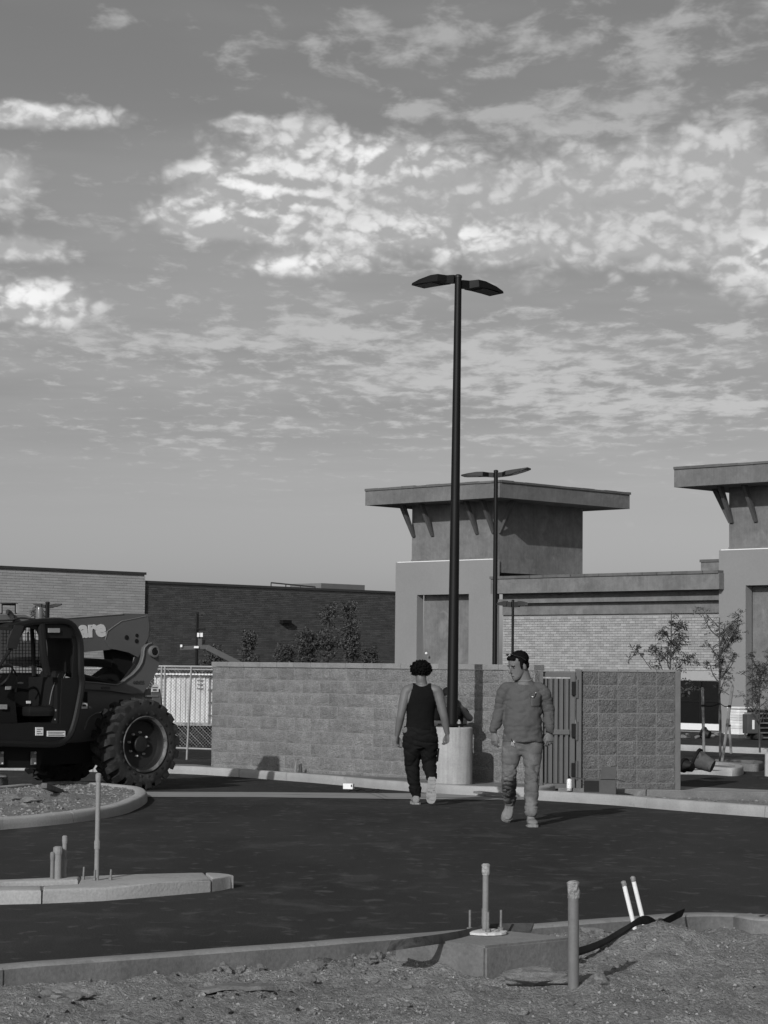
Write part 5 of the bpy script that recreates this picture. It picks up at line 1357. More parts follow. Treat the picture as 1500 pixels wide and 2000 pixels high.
for p, sz in spots:
    o = bpy.data.objects.new('stone', rs.choice(vms)); COL.objects.link(o); o.location = (p.x, p.y, dirt_z(p.x, p.y) + sz * .25); o.scale = (sz, sz, sz); o.rotation_euler = (rs.uniform(-.4, .4), rs.uniform(-.4, .4), rs.uniform(0, 6))
    tag(o, 'small loose stone lying in the foreground dirt', 'stone', 'loose stones scattered on the foreground dirt')
    if sz > .024:
        stone_big.append(o)
cms = [rock_mesh(300 + k, 1, M_crumb, .6) for k in range(3)]
for p, sz in scat(9, 0, 0, 0, 0, .010, .020, (140, 1935, 110, 30)) + scat(5, 0, 0, 0, 0, .009, .016, (140, 1975, 60, 8)) + scat(10, 0, 1500, 1880, 1990, .008, .016) + scat(4, 0, 0, 0, 0, .010, .018, (560, 1950, 40, 15)):
    o = bpy.data.objects.new('asphalt_crumb', rs.choice(cms)); COL.objects.link(o); o.location = (p.x, p.y, dirt_z(p.x, p.y) + sz * .35); o.scale = (sz, sz, sz); o.rotation_euler = (0, 0, rs.uniform(0, 6))
    tag(o, 'small black asphalt crumb on the foreground dirt', 'asphalt crumb', 'asphalt crumbs scattered on the dirt')
# gravel too small to count
mb = MB(); tri = [(0, 1, 2), (0, 2, 3), (0, 3, 1), (4, 2, 1), (4, 3, 2), (4, 1, 3)]
for k in range(9000):
    y = rs.uniform(9.6, 13.6); x = rs.uniform(-.185, .185) * y
    if y > kfline(x) - .17: continue
    if noise.noise(V((x * 1.5, y * 1.5, 4))) < rs.uniform(-.6, .25): continue
    z = dirt_z(x, y); s_ = .0035 + .009 * rs.random() ** 2.4; a = rs.uniform(0, 6)
    mb.add([(x, y, z + s_ * .9)] + [(x + s_ * rs.uniform(.7, 1.3) * math.cos(a + q * 2.1), y + s_ * rs.uniform(.7, 1.3) * math.sin(a + q * 2.1), z + s_ * rs.uniform(-.1, .35)) for q in range(3)] + [(x, y, z - s_)], tri)
g_ = mb.build('gravel', gm('gravel_mix', .215, .2, 5, .95, island=.45), None); g_['kind'] = 'stuff'; g_['label'] = 'fine gravel mixed into the foreground dirt'
# splintered board
p0, p1 = G(385, 1937, .05), G(535, 1932, .05)
mb = MB(); n = 7; rg = []
for k in range(n):
    q = p0.lerp(p1, k / (n - 1)); z = dirt_z(q.x, q.y) + .022 + .004 * math.sin(k * 2); wd = .05 * (1 if 0 < k < n - 1 else .5)
    rg.append([(q.x, q.y - wd, z - .01), (q.x, q.y + wd, z - .01), (q.x, q.y + wd, z + .012), (q.x, q.y - wd, z + .010)])
tag(MB().rings(rg).build('splintered_board', gm('old_wood', .17, .3, 8, .9, .4, 30, stretch=(1, 8, 8)), None, origin=p0), 'splintered flat board lying on the dirt at lower left', 'board')

# ================================================================ small island pipes
M_cpipe = gm('dusty_conduit', .235, .10, 8, .7, fine=.08)
M_cpipe2 = gm('dusty_conduit_dark', .19, .12, 8, .7, fine=.08)
def isl_pipe(u, vb, vt, r, zb_, mat, label, capd=True, joint=None):
    b = onz(u, vb, zb_); zt = zat(vt, u, b.y); root = empty('conduit', (b.x, b.y, zb_), 0, label, 'pipe')
    MB().tube([(b.x, b.y, zb_ - .05), (b.x, b.y, zt)], r, 14).build('pipe_wall', mat, root, smooth=True, angle=50)
    MB().lathe([(r * 1.1, -.05), (r * 1.22, -.03), (r * 1.2, 0), (r * .7, .008), (.0005, .009)], (b.x, b.y, zt), 12).build('tape_cap', mat, root)
    if joint:
        z = zat(joint, u, b.y); MB().lathe([(r * 1.02, -.03), (r * 1.25, -.028), (r * 1.25, .028), (r * 1.02, .03)], (b.x, b.y, z), 12).build('collar', mat, root)
    return root
isl_pipe(188.5, 1719, 1512, .0172, H, M_cpipe, 'tall thin conduit standing on the small concrete island', True, 1650)
isl_pipe(112, 1727, 1655, .0285, .055, M_cpipe, 'thickest of three conduits clustered in the island soil pocket')
isl_pipe(125, 1725, 1634, .0165, .055, M_cpipe, 'tallest of three conduits clustered in the island soil pocket', True, 1686)
isl_pipe(101.5, 1727.5, 1666, .0145, .055, M_cpipe2, 'shortest and leftmost of three conduits in the island soil pocket')
for u, vb, vt, w_l in ((162.5, 1717.5, 1693, 'leftmost of three short anchor bolts on the small island'), (184, 1719.5, 1699, 'middle anchor bolt at the foot of the tall thin conduit'), (215.5, 1718.5, 1698, 'rightmost of three short anchor bolts on the small island')):
    b = onz(u, vb, H); zt = zat(vt, u, b.y); root = empty('anchor_bolt', (b.x, b.y, H), 0, w_l, 'bolt')
    MB().tube([(b.x, b.y, H - .01), (b.x + .004, b.y, zt)], .0068, 8).build('shank', M_cpipe2, root)
    MB().lathe([(.014, 0), (.014, .02), (.008, .022)], (b.x, b.y, H), 6).build('nut', M_cpipe2, root)

# ================================================================ odds and ends by the wall
# spray can on the kerb
c = onz(1112.5, 1547, .02); c.y += .05
zc0 = zg(c.y) + .125
can = empty('spray_can', (c.x, c.y, zc0), 0, 'white spray paint can standing on the kerb by the gate', 'spray can')
MB().lathe([(.033, .0), (.034, .006), (.034, .125), (.027, .142), (.016, .15)], (0, 0, 0), 18).build('can_body', M_white, can, local=True, smooth=True, angle=40)
MB().lathe([(.017, .146), (.017, .165), (.010, .170), (.009, .182), (.0005, .183)], (0, 0, 0), 12).build('nozzle', M_blackm, can, local=True)
mb = MB(); rr_ = .0348
mb.add([(rr_ * math.sin(a), -rr_ * math.cos(a), z) for a, z in ((-.7, .118), (.75, .118), (.75, .108), (-.35, .068))], [(0, 1, 2, 3)]); mb.build('printed_label', M_ink, can, local=True)
mb = MB(); mb.lathe([(.0346, .012), (.0346, .022)], (0, 0, 0), 18, cap=False); mb.build('label_band', M_ink, can, local=True)
# cardboard box with one flap up
q = P(1172, 1550, 28.65); zb_ = zg(q.y) + .085
box = empty('cardboard_box', (q.x, q.y, zb_), -.12, 'open cardboard box with raised flap against the short block wall', 'box')
M_card = gm('cardboard', .085, .10, 5, .9, fine=.05); M_card2 = gm('cardboard_inside', .02, .2, 5, .9)
w1, d1, h1 = .40, .24, .20
for nm, cc_, sz in (('side_panel', (0, -d1 / 2, h1 / 2), (w1, .006, h1)), ('side_panel', (0, d1 / 2, h1 / 2), (w1, .006, h1)), ('end_panel', (-w1 / 2 + .003, 0, h1 / 2), (.006, d1 - .008, h1)), ('end_panel', (w1 / 2 - .003, 0, h1 / 2), (.006, d1 - .008, h1)), ('bottom_panel', (0, 0, .006), (w1 - .014, d1 - .014, .006))):
    MB().box(cc_, sz).build(nm, M_card, box, local=True)
MB().box((-.105, -d1 / 2 - .004, h1 / 2 + .02), (.19, .002, h1 - .06)).build('printed_panel', M_card2, box, local=True)
MB().prism([(.0, d1 / 2 - .02, h1), (.19, d1 / 2 - .02, h1), (.20, d1 / 2 + .01, h1 + .155), (.02, d1 / 2 + .01, h1 + .155)], (0, .006, 0)).build('flap', M_card, box, local=True)
MB().prism([(w1 / 2 - .002, -d1 / 2, h1), (w1 / 2 - .002, d1 / 2, h1), (w1 / 2 + .11, d1 / 2, h1 - .03), (w1 / 2 + .11, -d1 / 2, h1 - .03)], (0, 0, .006)).build('flap', M_card, box, local=True)
MB().prism([(-w1 / 2 + .002, -d1 / 2, h1), (-w1 / 2 + .002, d1 / 2, h1), (-w1 / 2 - .15, d1 / 2, h1 + .015), (-w1 / 2 - .15, -d1 / 2, h1 + .015)], (0, 0, .006)).build('flap', M_card, box, local=True)
# white carton on the asphalt with loose wire
q = G(681, 1541); MB_ = empty('white_carton', (q.x, q.y, zg(q.y)), -.25, 'small white carton lying at the kerb left of the walking men', 'box')
MB().bbox((0, 0, .04), (.145, .10, .08), .004).build('carton_body', M_white, MB_, local=True); MB().box((.055, -.0515, .05), (.018, .002, .035)).build('printed_label', M_ink, MB_, local=True)
def wire(name, px, label, r=.006, dz=.01):
    pts = smoothline([G(u, v, d_) for u, v, d_ in px], 6); tag(MB().tube(pts, r, 6).build(name, M_blackm, None, origin=pts[0]), label, 'wire')
wire('loose_wire', [(680, 1546, .02), (690, 1543, .03), (697, 1544, .012), (705, 1542, .02), (712, 1544, .012)], 'loose black wire curling beside the white carton')
wire('loose_wire', [(715, 1546, .012), (724, 1545, .06), (732, 1543, .11), (738, 1542, .15), (742, 1542, .145)], 'bent black wire leaning against the kerb')
wire('loose_wire', [(733, 1547, .012), (741, 1545, .06), (746, 1544, .10)], 'short black wire leaning against the kerb, rightmost')
# two short stakes at the foot of the wall
for u0, v0, u1, v1, lab in ((576, 1511, 579, 1486, 'pale splintered stake stub at the foot of the long wall'), (587, 1512, 588, 1491, 'dark short stake stub at the foot of the long wall')):
    q = G(u0, v0, .08); t = P(u1, v1, q.y)
    tag(MB().tube([q - V((0, 0, .05)), q.lerp(t, .5), t], [.028, .026, .012], 6).build('stake_stub', gm('pale_wood' if u0 < 580 else 'dark_wood', .24 if u0 < 580 else .08, .2, 9, .9), None, origin=q), lab, 'stake')
# plank lying on the gutter
a_, b_ = G(932, 1552, .02), G(1005, 1556, .03)
tag(MB().bbox((a_ + b_) / 2 + V((0, 0, .02)), ((b_ - a_).length, .12, .03), .005, math.atan2(b_.y - a_.y, b_.x - a_.x)).build('plank', gm('weathered_plank', .19, .2, 6, .9, stretch=(1, 9, 9)), None), 'weathered plank lying at the kerb behind the man in grey', 'plank')
# broken broom head / timber on the oval island
a_, b_ = G(86, 1538, .22), G(118, 1550, .12)
br_ = empty('timber_offcut', b_, 0, 'muddy timber offcut sticking out of the oval island soil', 'timber')
MB().bbox((a_ + b_) / 2 + V((0, 0, .02)), ((b_ - a_).length, .07, .06), .01, M=(b_ - a_).to_track_quat('X', 'Z').to_matrix()).build('board', gm('muddy_wood', .13, .3, 9, .95, .5, 30), br_)
mb = MB()
for k in range(9): mb.ico(b_ + V((rs.uniform(-.12, .16), rs.uniform(-.05, .05), rs.uniform(-.05, .02))), rs.uniform(.035, .06), 2, (1.4, .9, .5), .5)
mb.build('mud_lump', gm('mud', .06, .3, 9, .95, .5, 30), br_)
for u, v, sz, lab in ((30, 1562, .10, 'pale dirt clod near the left edge on the oval island'), (62, 1566, .08, 'smaller dirt clod beside the pale clod on the oval island')):
    p = G(u, v, .09); o = bpy.data.objects.new('dirt_clod', vms[1]); COL.objects.link(o); o.location = p + V((0, 0, .02)); o.scale = (sz * 1.4, sz, sz * .7); tag(o, lab, 'clod')
rs2 = random.Random(5); mb = MB()
def crumbs(ob, n, s0, s1):
    me = ob.data
    for k in range(n):
        p = me.vertices[rs2.randrange(len(me.vertices))].co; s_ = s0 + (s1 - s0) * rs2.random() ** 2.5; a = rs2.uniform(0, 6); x, y, z = p.x + rs2.uniform(-.03, .03), p.y + rs2.uniform(-.03, .03), p.z
        mb.add([(x + rs2.uniform(-.3, .3) * s_, y, z + s_ * .7)] + [(x + s_ * rs2.uniform(.7, 1.3) * math.cos(a + q * 2.1), y + s_ * rs2.uniform(.7, 1.3) * math.sin(a + q * 2.1), z + s_ * rs2.uniform(-.1, .3)) for q in range(3)] + [(x, y, z - s_)], tri)
crumbs(bpy.data.objects['oval_island_soil'], 2600, .008, .035); crumbs(bpy.data.objects['planter_soil'], 700, .008, .035)
g2 = mb.build('soil_crumbs', gm('soil_crumb', .20, .2, 5, .95, island=.35), None); g2['kind'] = 'stuff'; g2['label'] = 'crumbly soil in the kerbed planting beds'

# ================================================================ right background: kerbs, islands, pots, pallets
KR1 = [gx(1290, 1464), gx(1400, 1469), gx(1520, 1474), gx(1700, 1481)]
kerb('kerb_far_right', KR1, M_conc, side=1, height=.13, sec=3)
KR2 = [gx(1290, 1512), gx(1380, 1513), gx(1430, 1516), gx(1450, 1513), gx(1446, 1508), gx(1400, 1503), gx(1300, 1502)]
kerb('kerb_of_tree_island', KR2, M_conc, side=1, height=.14, sec=2.2)
sheet('tree_island_soil', KR2, M_dirt2, .09)
KR3 = [gx(1395, 1502), gx(1470, 1507), gx(1486, 1505), gx(1484, 1500), gx(1400, 1497)]
kerb('kerb_of_small_far_island', KR3, M_concd, side=1, height=.14, sec=4)
KG = [gx(300, 1436), gx(380, 1436.5), gx(470, 1437)]
kerb('kerb_beyond_fence', KG, M_conc, side=1, height=.13, sec=3)
sheet('pale_far_paving', [gx(1300, 1546), gx(1420, 1550), gx(1530, 1555), gx(1530, 1545), gx(1320, 1536)], M_gut, .006)
def nursery_pot(u0, v0, u1, v1, Y, r0, r1, mat, label):
    """tipped nursery pot from mouth (u0,v0) to base (u1,v1)"""
    a, b = P(u0, v0, Y), P(u1, v1, Y - .12); ax = (a - b); L = ax.length; q = ax.to_track_quat('Z', 'Y').to_matrix()
    root = empty('nursery_pot', b, 0, label, 'plant pot')
    MB().lathe([(.001, 0), (r1, 0), (r1 * 1.02, .01), (r0, L), (r0 - .012, L), (r1 * .96, .03), (.001, .03)], b, 24, q).build('pot_body', mat, root, smooth=True, angle=40)
    MB().lathe([(r0, L - .05), (r0 + .02, L - .045), (r0 + .02, L), (r0 - .005, L + .004), (r0 - .005, L - .05)], b, 24, q, cap=False).build('pot_rim', M_blackm, root)
    return root
M_pot = gm('black_nursery_plastic', .016, .2, 6, .6); M_potm = gm('muddy_pot', .10, .3, 5, .9, stain=(.03, 6, .5, .62))
nursery_pot(1358, 1481, 1392, 1497, 37.2, .165, .105, M_potm, 'larger tipped plant pot caked with dirt beside the tree island')
nursery_pot(1334, 1494, 1352, 1499, 36.6, .10, .075, M_pot, 'smaller black plant pot tipped beside the jamb of the short wall')
o_ = onz(1390, 1440, -.2); nursery_pot(1372, 1430, 1386, 1436, o_.y - 1, .14, .10, M_pot, 'distant black plant pot tipped in front of the white base course')
# wrapped pallet load, and a second stack of slats
pp = onz(1447, 1441, -.2); sc_ = pp.y / FPX
pal = empty('wrapped_pallet', (pp.x, pp.y, -.2), .5, 'pallet of white blocks in plastic wrap by the right tower', 'pallet')
MB().box((0, 0, .05), (.62, .62, .1)).build('pallet_base', gm('pallet_wood', .10, .2, 5, .9), pal, local=True)
for k in range(9): MB().bbox((0, 0, .14 + k * .072), (.50 + .01 * (k % 2), .50, .066), .006).build('course', gm('white_block_stack', .80, .15, 4, .6, rnd=.15), pal, local=True)
mb = MB(); mb.bbox((0, 0, .80), (.54, .54, .05), .02); mb.build('plastic_cover', M_white, pal, local=True)
mb = MB(); mb.rings([[(x * r_, y * r_, z) for x, y in ((-1, -1), (1, -1), (1, 1), (-1, 1))] for r_, z in ((.33, .10), (.285, .16), (.262, .24))], cap=False)
mb.build('loose_wrap', gm('thin_wrap', .8, .1, 9, .25, spec=.5), pal, local=True)
for k, (u, Yk, zz) in enumerate(((1490, 59, 0),)):
    p = P(u, 1440, Yk); st_ = empty('slat_stack', (p.x, p.y, -.2), .6, 'stack of dark timber pallets at the right edge', 'pallet stack')
    for j in range(6): MB().bbox((.1, 0, .06 + j * .125), (.95, .6, .035), .004).build('pallet_deck', gm('grey_slat', .14, .3, 6, .9, rnd=.3), st_, local=True); MB().box((.1, 0, .115 + j * .125), (.85, .5, .07)).build('pallet_block', M_blackm, st_, local=True)
# sawhorse-like orange/pale barricade legs beside pallets
p = P(1466, 1440, 58.5); bar = empty('equipment_cart', (p.x, p.y, -.2), .3, 'small dark equipment cart next to the wrapped pallet', 'cart')
MB().bbox((0, 0, .42), (.32, .3, .5), .02).build('cabinet', gm('cart_grey', .07, .2, 4, .6), bar, local=True); MB().bbox((0, -.16, .40), (.06, .02, .24), .005).build('gauge_strip', M_lab, bar, local=True); MB().tube([(-.2, 0, .05), (.25, 0, 1.0)], .03, 6).build('handle', gm('cart_grey', .07), bar, local=True)
MB().tube([(.17, -.2, .09), (.17, .2, .09)], .09, 12).build('axle_wheel', M_rub, bar, local=True)
# rubble heaps in front of the far facade
for u, v, sz, lab in ((1345, 1442, .16, 'low rubble heap in front of the dark shop window'), (1415, 1440, .14, 'small rubble heap left of the wrapped pallet')):
    p = onz(u, v, -.2); rh = empty('rubble_heap', (p.x, p.y, -.2), 0, lab, 'rubble')
    for k in range(14):
        s1 = rs.uniform(.04, .09); inst(rs.choice(vms), 'chunk', rh, (rs.gauss(0, sz * 1.8), rs.gauss(0, .15), abs(rs.gauss(0, .04)) + .02), (0, 0, rs.uniform(0, 6)), (s1 * 1.2, s1, s1 * .8))
# delineator with dark base at the right edge
p = onz(1497, 1519, -.18); dl = empty('delineator_post', (p.x, p.y, zg(p.y)), 0, 'pale delineator post on a dark rubber base at the right edge', 'post')
MB().lathe([(.16, 0), (.155, .03), (.06, .045), (.05, .045)], (0, 0, 0), 20).build('rubber_base', M_rub, dl, local=True); MB().tube([(.02, 0, .03), (.02, 0, .42)], [.05, .045], 14).build('post', gm('delineator_plastic', .40, .1, 5, .6), dl, local=True)

# ================================================================ left background: fence, white box, lift, lamp
YFc = 43.0
M_wire = gm('galvanised_wire', .32, .15, 10, .5, metal=.3)
fx0, fx1 = P(140, 1300, YFc).x, P(423, 1300, YFc).x; fz0, fz1 = -.16, zat(1302, 370, YFc)
fence = empty('chain_link_fence', (fx0, YFc, -.2), 0, 'chain-link fence gate between the telehandler and the long wall', 'fence')
for nm, pts, r_ in (('top_rail', [(fx0, YFc, fz1), (fx1, YFc, fz1)], .022), ('top_rail', [(fx0, YFc, fz1 - .055), (fx1, YFc, fz1 - .055)], .016), ('bottom_rail', [(fx0, YFc, fz0 + .22), (fx1, YFc, fz0 + .16)], .02)):
    MB().tube(pts, r_, 8).build(nm, M_wire, fence)
for u in (150, 316, 322.5, 374, 418):
    x = P(u, 1300, YFc).x; x2 = x - (.06 if u == 374 else 0); MB().tube([(x2, YFc - .02, -.2), (x, YFc - .02, fz1)], .02, 8).build('post', M_wire, fence)
mb = MB(); hh = fz1 - fz0 - .2; s_ = .062; n = int((fx1 - fx0 + hh) / s_)
for k in range(n):
    for sg in (1, -1):
        x0_ = fx0 - hh + k * s_ if sg > 0 else fx0 + k * s_
        t0 = max(0, (fx0 - x0_) / hh) if sg > 0 else max(0, (x0_ - fx1) / hh); t1 = min(1, (fx1 - x0_) / hh) if sg > 0 else min(1, (x0_ - fx0) / hh)
        if t1 <= t0: continue
        mb.tube([(x0_ + sg * hh * t, YFc + .005 * sg, fz0 + .2 + hh * t) for t in (t0, t1)], .0033, 3, cap=False)
wm = mb.build('wire_mesh', M_wire, fence)
# sandbag/foot of the gate
# white storage box beyond the fence
Yw = 50.0; a_, b_ = P(300, 1416, Yw), P(425, 1416, Yw); zt = zat(1318, 370, Yw); wb = empty('white_storage_box', (a_.x, Yw, a_.z), 0, 'white corrugated storage box standing behind the chain-link fence', 'storage box')
L_ = b_.x - a_.x; hB_ = zt - a_.z; mb = MB()
prof = []
n = 26
for k in range(n): prof += [(k * L_ / n, 0.0 if k % 2 else -.03, 0), ((k + .7) * L_ / n, 0.0 if k % 2 else -.03, 0)]
mb.prism(prof + [(L_, 1.4, 0), (0, 1.4, 0)], (0, 0, hB_)); mb.build('box_shell', gm('white_sheet_metal', .62, .10, 2, .5, streak=.2), wb, local=True)
MB().box((L_ / 2, .6, hB_ + .012), (L_ + .04, 1.5, .03)).build('box_lid', M_white, wb, local=True); MB().box((L_ / 2, -.02, .03), (L_, .06, .07)).build('skid', gm('skid_steel', .3, .1, 3, .6), wb, local=True)
for z in (.25, .5, .75, 1.0): MB().box((L_ - .12, -.045, z * hB_ - .05), (.20, .02, .03)).build('door_bar', gm('door_bar_grey', .12, .2, 5, .5), wb, local=True)
MB().box((L_ - .19, -.05, hB_ / 2), (.025, .02, hB_ - .05)).build('door_edge', gm('door_bar_grey', .12), wb, local=True)
for k in range(3): MB().box((L_ * .72, -.04, hB_ - .12 - k * .09), (.14 - .02 * (k % 2), .012, .03)).build('sign_line', gm('sign_grey', .2, .1, 3, .6), wb, local=True)
MB().box((L_ / 2, .7, -.22), (L_ * .9, 1.0, .42)).build('chassis', M_blackm, wb, local=True)

# boom lift over the wall
Yl = 70.0; M_lift = gm('lift_paint', .075, .1, 4, .6)
bl_ = empty('boom_lift', P(480, 1330, Yl), 0, 'boom lift arm and basket raised against the dark brick building', 'boom lift')
bl_.location.z = -.2
def bar3(nm, pa, pb, w_, h_, mat):
    a, b = P(*pa, Yl), P(*pb, Yl); d = b - a; M = d.to_track_quat('X', 'Z').to_matrix(); MB().bbox((a + b) / 2, (d.length, w_, h_), .02, M=M).build(nm, mat, bl_)
bar3('lower_arm', (560, 1345), (472, 1300), .25, .24, M_lift); bar3('main_arm', (480, 1303), (404, 1264), .2, .18, M_lift); bar3('jib', (408, 1264), (352, 1266), .16, .13, M_lift); bar3('hydraulic_line', (478, 1309), (406, 1269), .05, .05, M_blackm)
bar3('basket_post', (391, 1264), (391, 1240), .12, .14, M_lift)
for (u0, v0, u1, v1) in ((385, 1236, 389.5, 1244), (391, 1236, 396, 1244), (352, 1259, 356, 1264), (379, 1262, 388, 1266)):
    a, b = P(u0, v0, Yl - .15), P(u1, v1, Yl - .15); MB().box((a + b) / 2, (abs(b.x - a.x), .02, abs(b.z - a.z))).build('decal', M_lab, bl_)
bar3('basket_rail', (383, 1229), (402, 1228), .04, .05, M_blackm); bar3('basket_rail', (384, 1236), (384, 1229), .04, .04, M_blackm); bar3('control_box', (393, 1253), (400, 1253), .1, .12, M_blackm)
bar3('lift_base', (520, 1352), (600, 1352), 1.6, .9, M_lift)
for u in (528, 592):
    a = P(u, 1362, Yl - .9); MB().tube([(a.x, a.y, .25), (a.x, a.y + .35, .25)], .45, 20).build('wheel', M_rub, bl_)

# ================================================================ trees
M_bark = gm('young_bark', .075, .2, 14, .9, .4, 40); M_leaf = gm('leaf_dark', .065, .2, 3, .7, island=.35, spec=.25); M_leaf2 = gm('leaf_mid', .085, .2, 3, .7, island=.35, spec=.25)
M_leaff = gm('leaf_far', .085, .2, 3, .8, island=.4, spec=.15); M_stake = gm('tree_stake_wood', .20, .15, 8, .9)
def leafcluster(mb, c, d, L, n, w_, rs, droop=.5):
    """pinnate leaf: leaflets along a drooping stem"""
    d = d.normalized(); p = V(c)
    for k in range(n):
        d2 = (d + V((0, 0, -droop * k / n))).normalized(); p = p + d2 * (L / n); sv = d2.cross(V((rs.uniform(-.8, .8), rs.uniform(-.8, .8), .7)))
        if sv.length < .1: sv = V((1, 0, 0))
        sv.normalize()
        for s_ in (-1, 1):
            o = (sv * s_ + d2 * .55 + V((rs.uniform(-.25, .25), rs.uniform(-.25, .25), rs.uniform(-.5, .1)))).normalized(); ll = L * .42 * rs.uniform(.75, 1.15); nn = o.cross(V((rs.uniform(-1, 1), rs.uniform(-1, 1), 1))).normalized() * (w_ * ll)
            mb.add([p, p + o * ll * .5 + nn, p + o * ll, p + o * ll * .5 - nn], [(0, 1, 2, 3)])
def young_tree(name, label, u, Y, zb_, ztop, seed, branches, mat, trunk_r=.022, lean=0.0, leafL=.11, nl=5, group=None, dens=1.0, w_=.22, kmin=2):
    """branches: (height fraction, azimuth, length, rise)"""
    rs = random.Random(seed); b = P(u, 1300, Y); b.z = zb_; root = empty(name, b, 0, label, 'tree', group)
    top = V((b.x + lean, b.y, ztop)); n = 9
    tl = [b.lerp(top, k / n) + V((.02 * noise.noise(V((k * .6, seed, 0))), .02 * noise.noise(V((seed, k * .6, 0))), 0)) for k in range(n + 1)]
    mb = MB(); mb.tube(tl, [trunk_r * (1 - .72 * k / n) for k in range(n + 1)], 8); lf = MB()
    def along(t): k = min(n - 1, int(t * n)); return tl[k].lerp(tl[k + 1], t * n - k)
    for (t, az, L, rise) in branches:
        p = along(t); d = V((math.cos(az), math.sin(az), rise)).normalized(); pts = [p]; m = 6
        for k in range(m):
            d = (d + V((rs.uniform(-.18, .18), rs.uniform(-.18, .18), .10))).normalized(); pts.append(pts[-1] + d * (L / m))
        mb.tube(pts, [trunk_r * .42 * (1 - .75 * k / m) + .002 for k in range(m + 1)], 6)
        for k in range(kmin, m + 1):
            for q in range(max(1, int((2 if k < m else 4) * dens + rs.random()))):
                a = rs.uniform(0, 2 * PI); dd = V((math.cos(a), math.sin(a), rs.uniform(-1.0, 1.0)))
                leafcluster(lf, pts[k], dd, leafL * rs.uniform(.7, 1.25), nl, w_, rs)
                if rs.random() < .5 * dens:   # twig
                    e = pts[k] + dd.normalized() * L * .22; mb.tube([pts[k], e], [.004, .002], 4)
                    for z in range(int(2 * dens) + 1): a2 = rs.uniform(0, 6.28); leafcluster(lf, e, V((math.cos(a2), math.sin(a2), rs.uniform(-1.0, .9))), leafL * rs.uniform(.7, 1.2), nl, w_, rs)
    for q in range(int(7 * dens)):
        a = rs.uniform(0, 6.28); leafcluster(lf, along(rs.uniform(.88, 1)), V((math.cos(a), math.sin(a), rs.uniform(.0, .8))), leafL, nl, w_, rs)
    mb.build('trunk', M_bark, root, smooth=True); lf.build('crown', mat, root)
    return root
YT = 39.5
young_tree('young_tree', 'young dark-leaved tree rising just behind the short block wall', 1306, YT, -.1, zat(1194, 1312, YT), 21,
           [(.52, 2.9, .85, .75), (.55, 3.3, .62, 1.1), (.60, .2, .42, .6), (.66, 2.6, .42, .9), (.72, .4, .42, .8), (.80, 3.4, .30, .8), (.62, 2.2, .55, 1.2), (.84, .3, .28, .8), (.70, -.8, .35, .7), (.46, -.2, .45, .1)], M_leaf, .026, .05, .130, 5, dens=1.05, kmin=4)
YT2 = 42.0
rb = random.Random(3)
young_tree('young_tree', 'young slim tree with loose crown, staked on the tree island', 1407, YT2, -.1, zat(1206, 1405, YT2), 33,
           [(rb.uniform(.42, .95), rb.uniform(0, 6.28), rb.uniform(.35, .62), rb.uniform(.4, 1.0)) for k in range(20)], M_leaf2, .028, -.02, .11, 5, dens=.8)
YT3 = 47.0
young_tree('young_tree', 'small bushy young tree near the right edge of the picture', 1484, YT3, -.1, zat(1292, 1482, YT3), 44,
           [(rb.uniform(.30, .95), rb.uniform(0, 6.28), rb.uniform(.25, .62) * (1.1 - .5 * k / 22), rb.uniform(.4, 1.1)) for k in range(22)], M_leaf2, .022, -.02, .10, 5, dens=.85)
def stake(u0, v0, u1, v1, Y, label, r=.028):
    a = P(u0, v0, Y); t = P(u1, v1, Y); root = empty('tree_stake', a, 0, label, 'stake')
    MB().tube([a - V((0, 0, .1)), t, t + (t - a).normalized() * .015], [r, r, r * .6], 10).build('pole', M_stake, root)
    k = a.lerp(t, .72); MB().lathe([(r * 1.15, -.02), (r * 1.15, .02)], k, 10, cap=False).build('tie_band', M_blackm, root)
    return k
k1 = stake(1375, 1466, 1372, 1344, 41.6, 'left wooden stake of the staked young tree'); k2 = stake(1408 + 2, 1480, 1431, 1340, 41.8, 'right leaning wooden stake of the staked young tree')
k3 = stake(1428, 1462, 1423, 1400, 46.6, 'short wooden stake left of the small bushy tree'); k4 = stake(1322, 1400, 1329, 1342, 40.2, 'wooden stake just right of the short block wall')
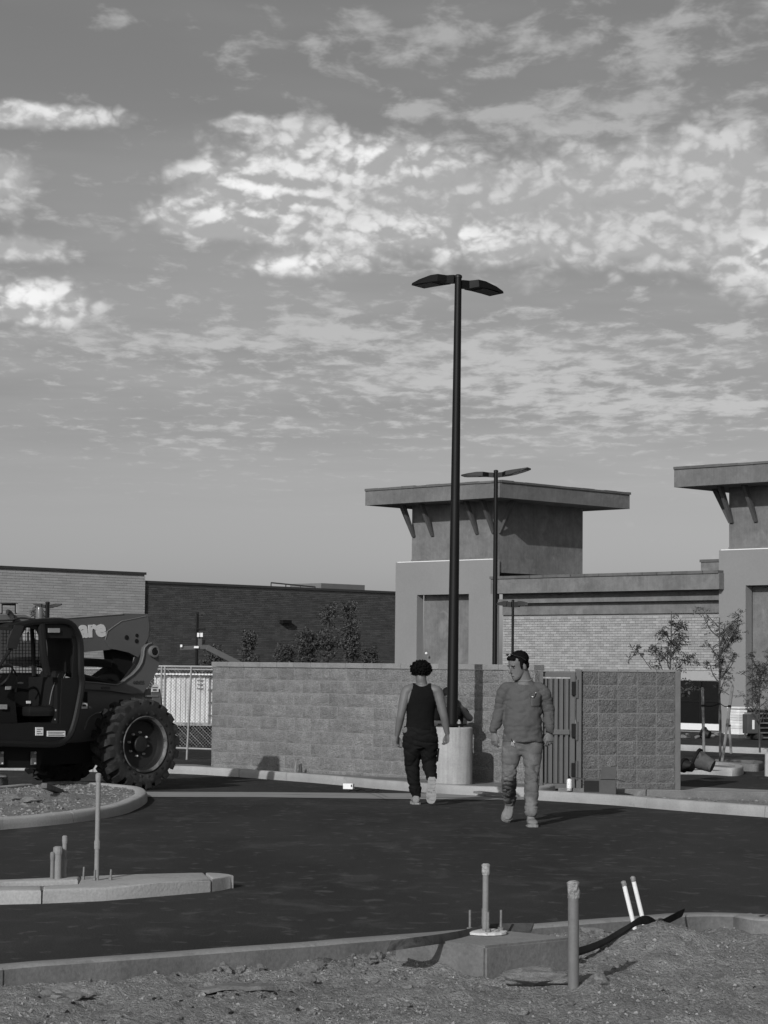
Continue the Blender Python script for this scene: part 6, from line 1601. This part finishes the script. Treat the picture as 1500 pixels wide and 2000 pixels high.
for a, u, Y, lab in ((k1, 1407, YT2, 'black rubber tie from the left stake to the young tree'), (k2, 1407, YT2, 'black rubber tie from the right stake to the young tree')):
    b = P(u, 1300, Y); b.z = a.z + .04
    tag(MB().tube(smoothline([a, (a + b) / 2 + V((0, 0, -.03)), b], 5), .009, 6).build('tree_tie', M_blackm, None, origin=a), lab, 'tree tie')
# planting in front of the dark brick building
YV = 78.0
def far_tree(u, vt, wpx, seed, label, nb, dens=1.0, low=.25, mat=None):
    zt_ = zat(vt, u, YV); w_m = wpx * YV / FPX / 2; rs_ = random.Random(seed)
    br_ = [(rs_.uniform(low, .95), rs_.uniform(0, 6.28), 0, rs_.uniform(.4, 1.1)) for k in range(nb)]
    br_ = [(t, a, w_m * rs_.uniform(.5, 1.0) * (1.15 - .75 * t), ri) for t, a, _, ri in br_]
    young_tree('far_tree', label, u, YV, -.2, zt_, seed, br_, mat or M_leaff, .05, 0, .20, 4, 'trees in front of the dark brick building', dens, .26)
far_tree(487, 1234, 52, 61, 'narrow pointed far tree above the left part of the long wall', 36, .9)
far_tree(640, 1180, 70, 62, 'slender far tree rising left of the tallest far tree', 30, .7, .45)
far_tree(683, 1178, 90, 63, 'tallest far tree with dark trunk against the dark brick wall', 40, .75, .45)
far_tree(600, 1240, 110, 64, 'broad rounded far bush left of the slender far trees', 60, .9, .3)
far_tree(555, 1262, 60, 65, 'low far shrub left of the broad rounded bush', 40, 1.2, .3)
far_tree(722, 1268, 60, 66, 'low far shrub nearest the stucco tower', 40, 1.0, .3)
far_tree(418, 1268, 70, 67, 'low far shrub behind the boom lift', 40, 1.0, .3)
far_tree(70, 1190, 80, 68, 'thin far tree showing above the telehandler roof', 22, .6, .7)
p = P(375, 1415, 49.0); mb = MB(); rs = random.Random(9)
for k in range(260):
    a, b = rs.uniform(0, 6.28), rs.random(); r = .26 * rs.random() ** .4; leafcluster(mb, (p.x + r * math.cos(a), p.y + r * math.sin(a) - .1, -.1 + .42 * b * (1 - (r / .3) ** 2 * .6)), V((math.cos(a), math.sin(a), .8)), .09, 3, .28, rs)
tag(mb.build('shrub', M_leaff, None, origin=(p.x, p.y, -.2)), 'round dark shrub in front of the white storage box', 'shrub')
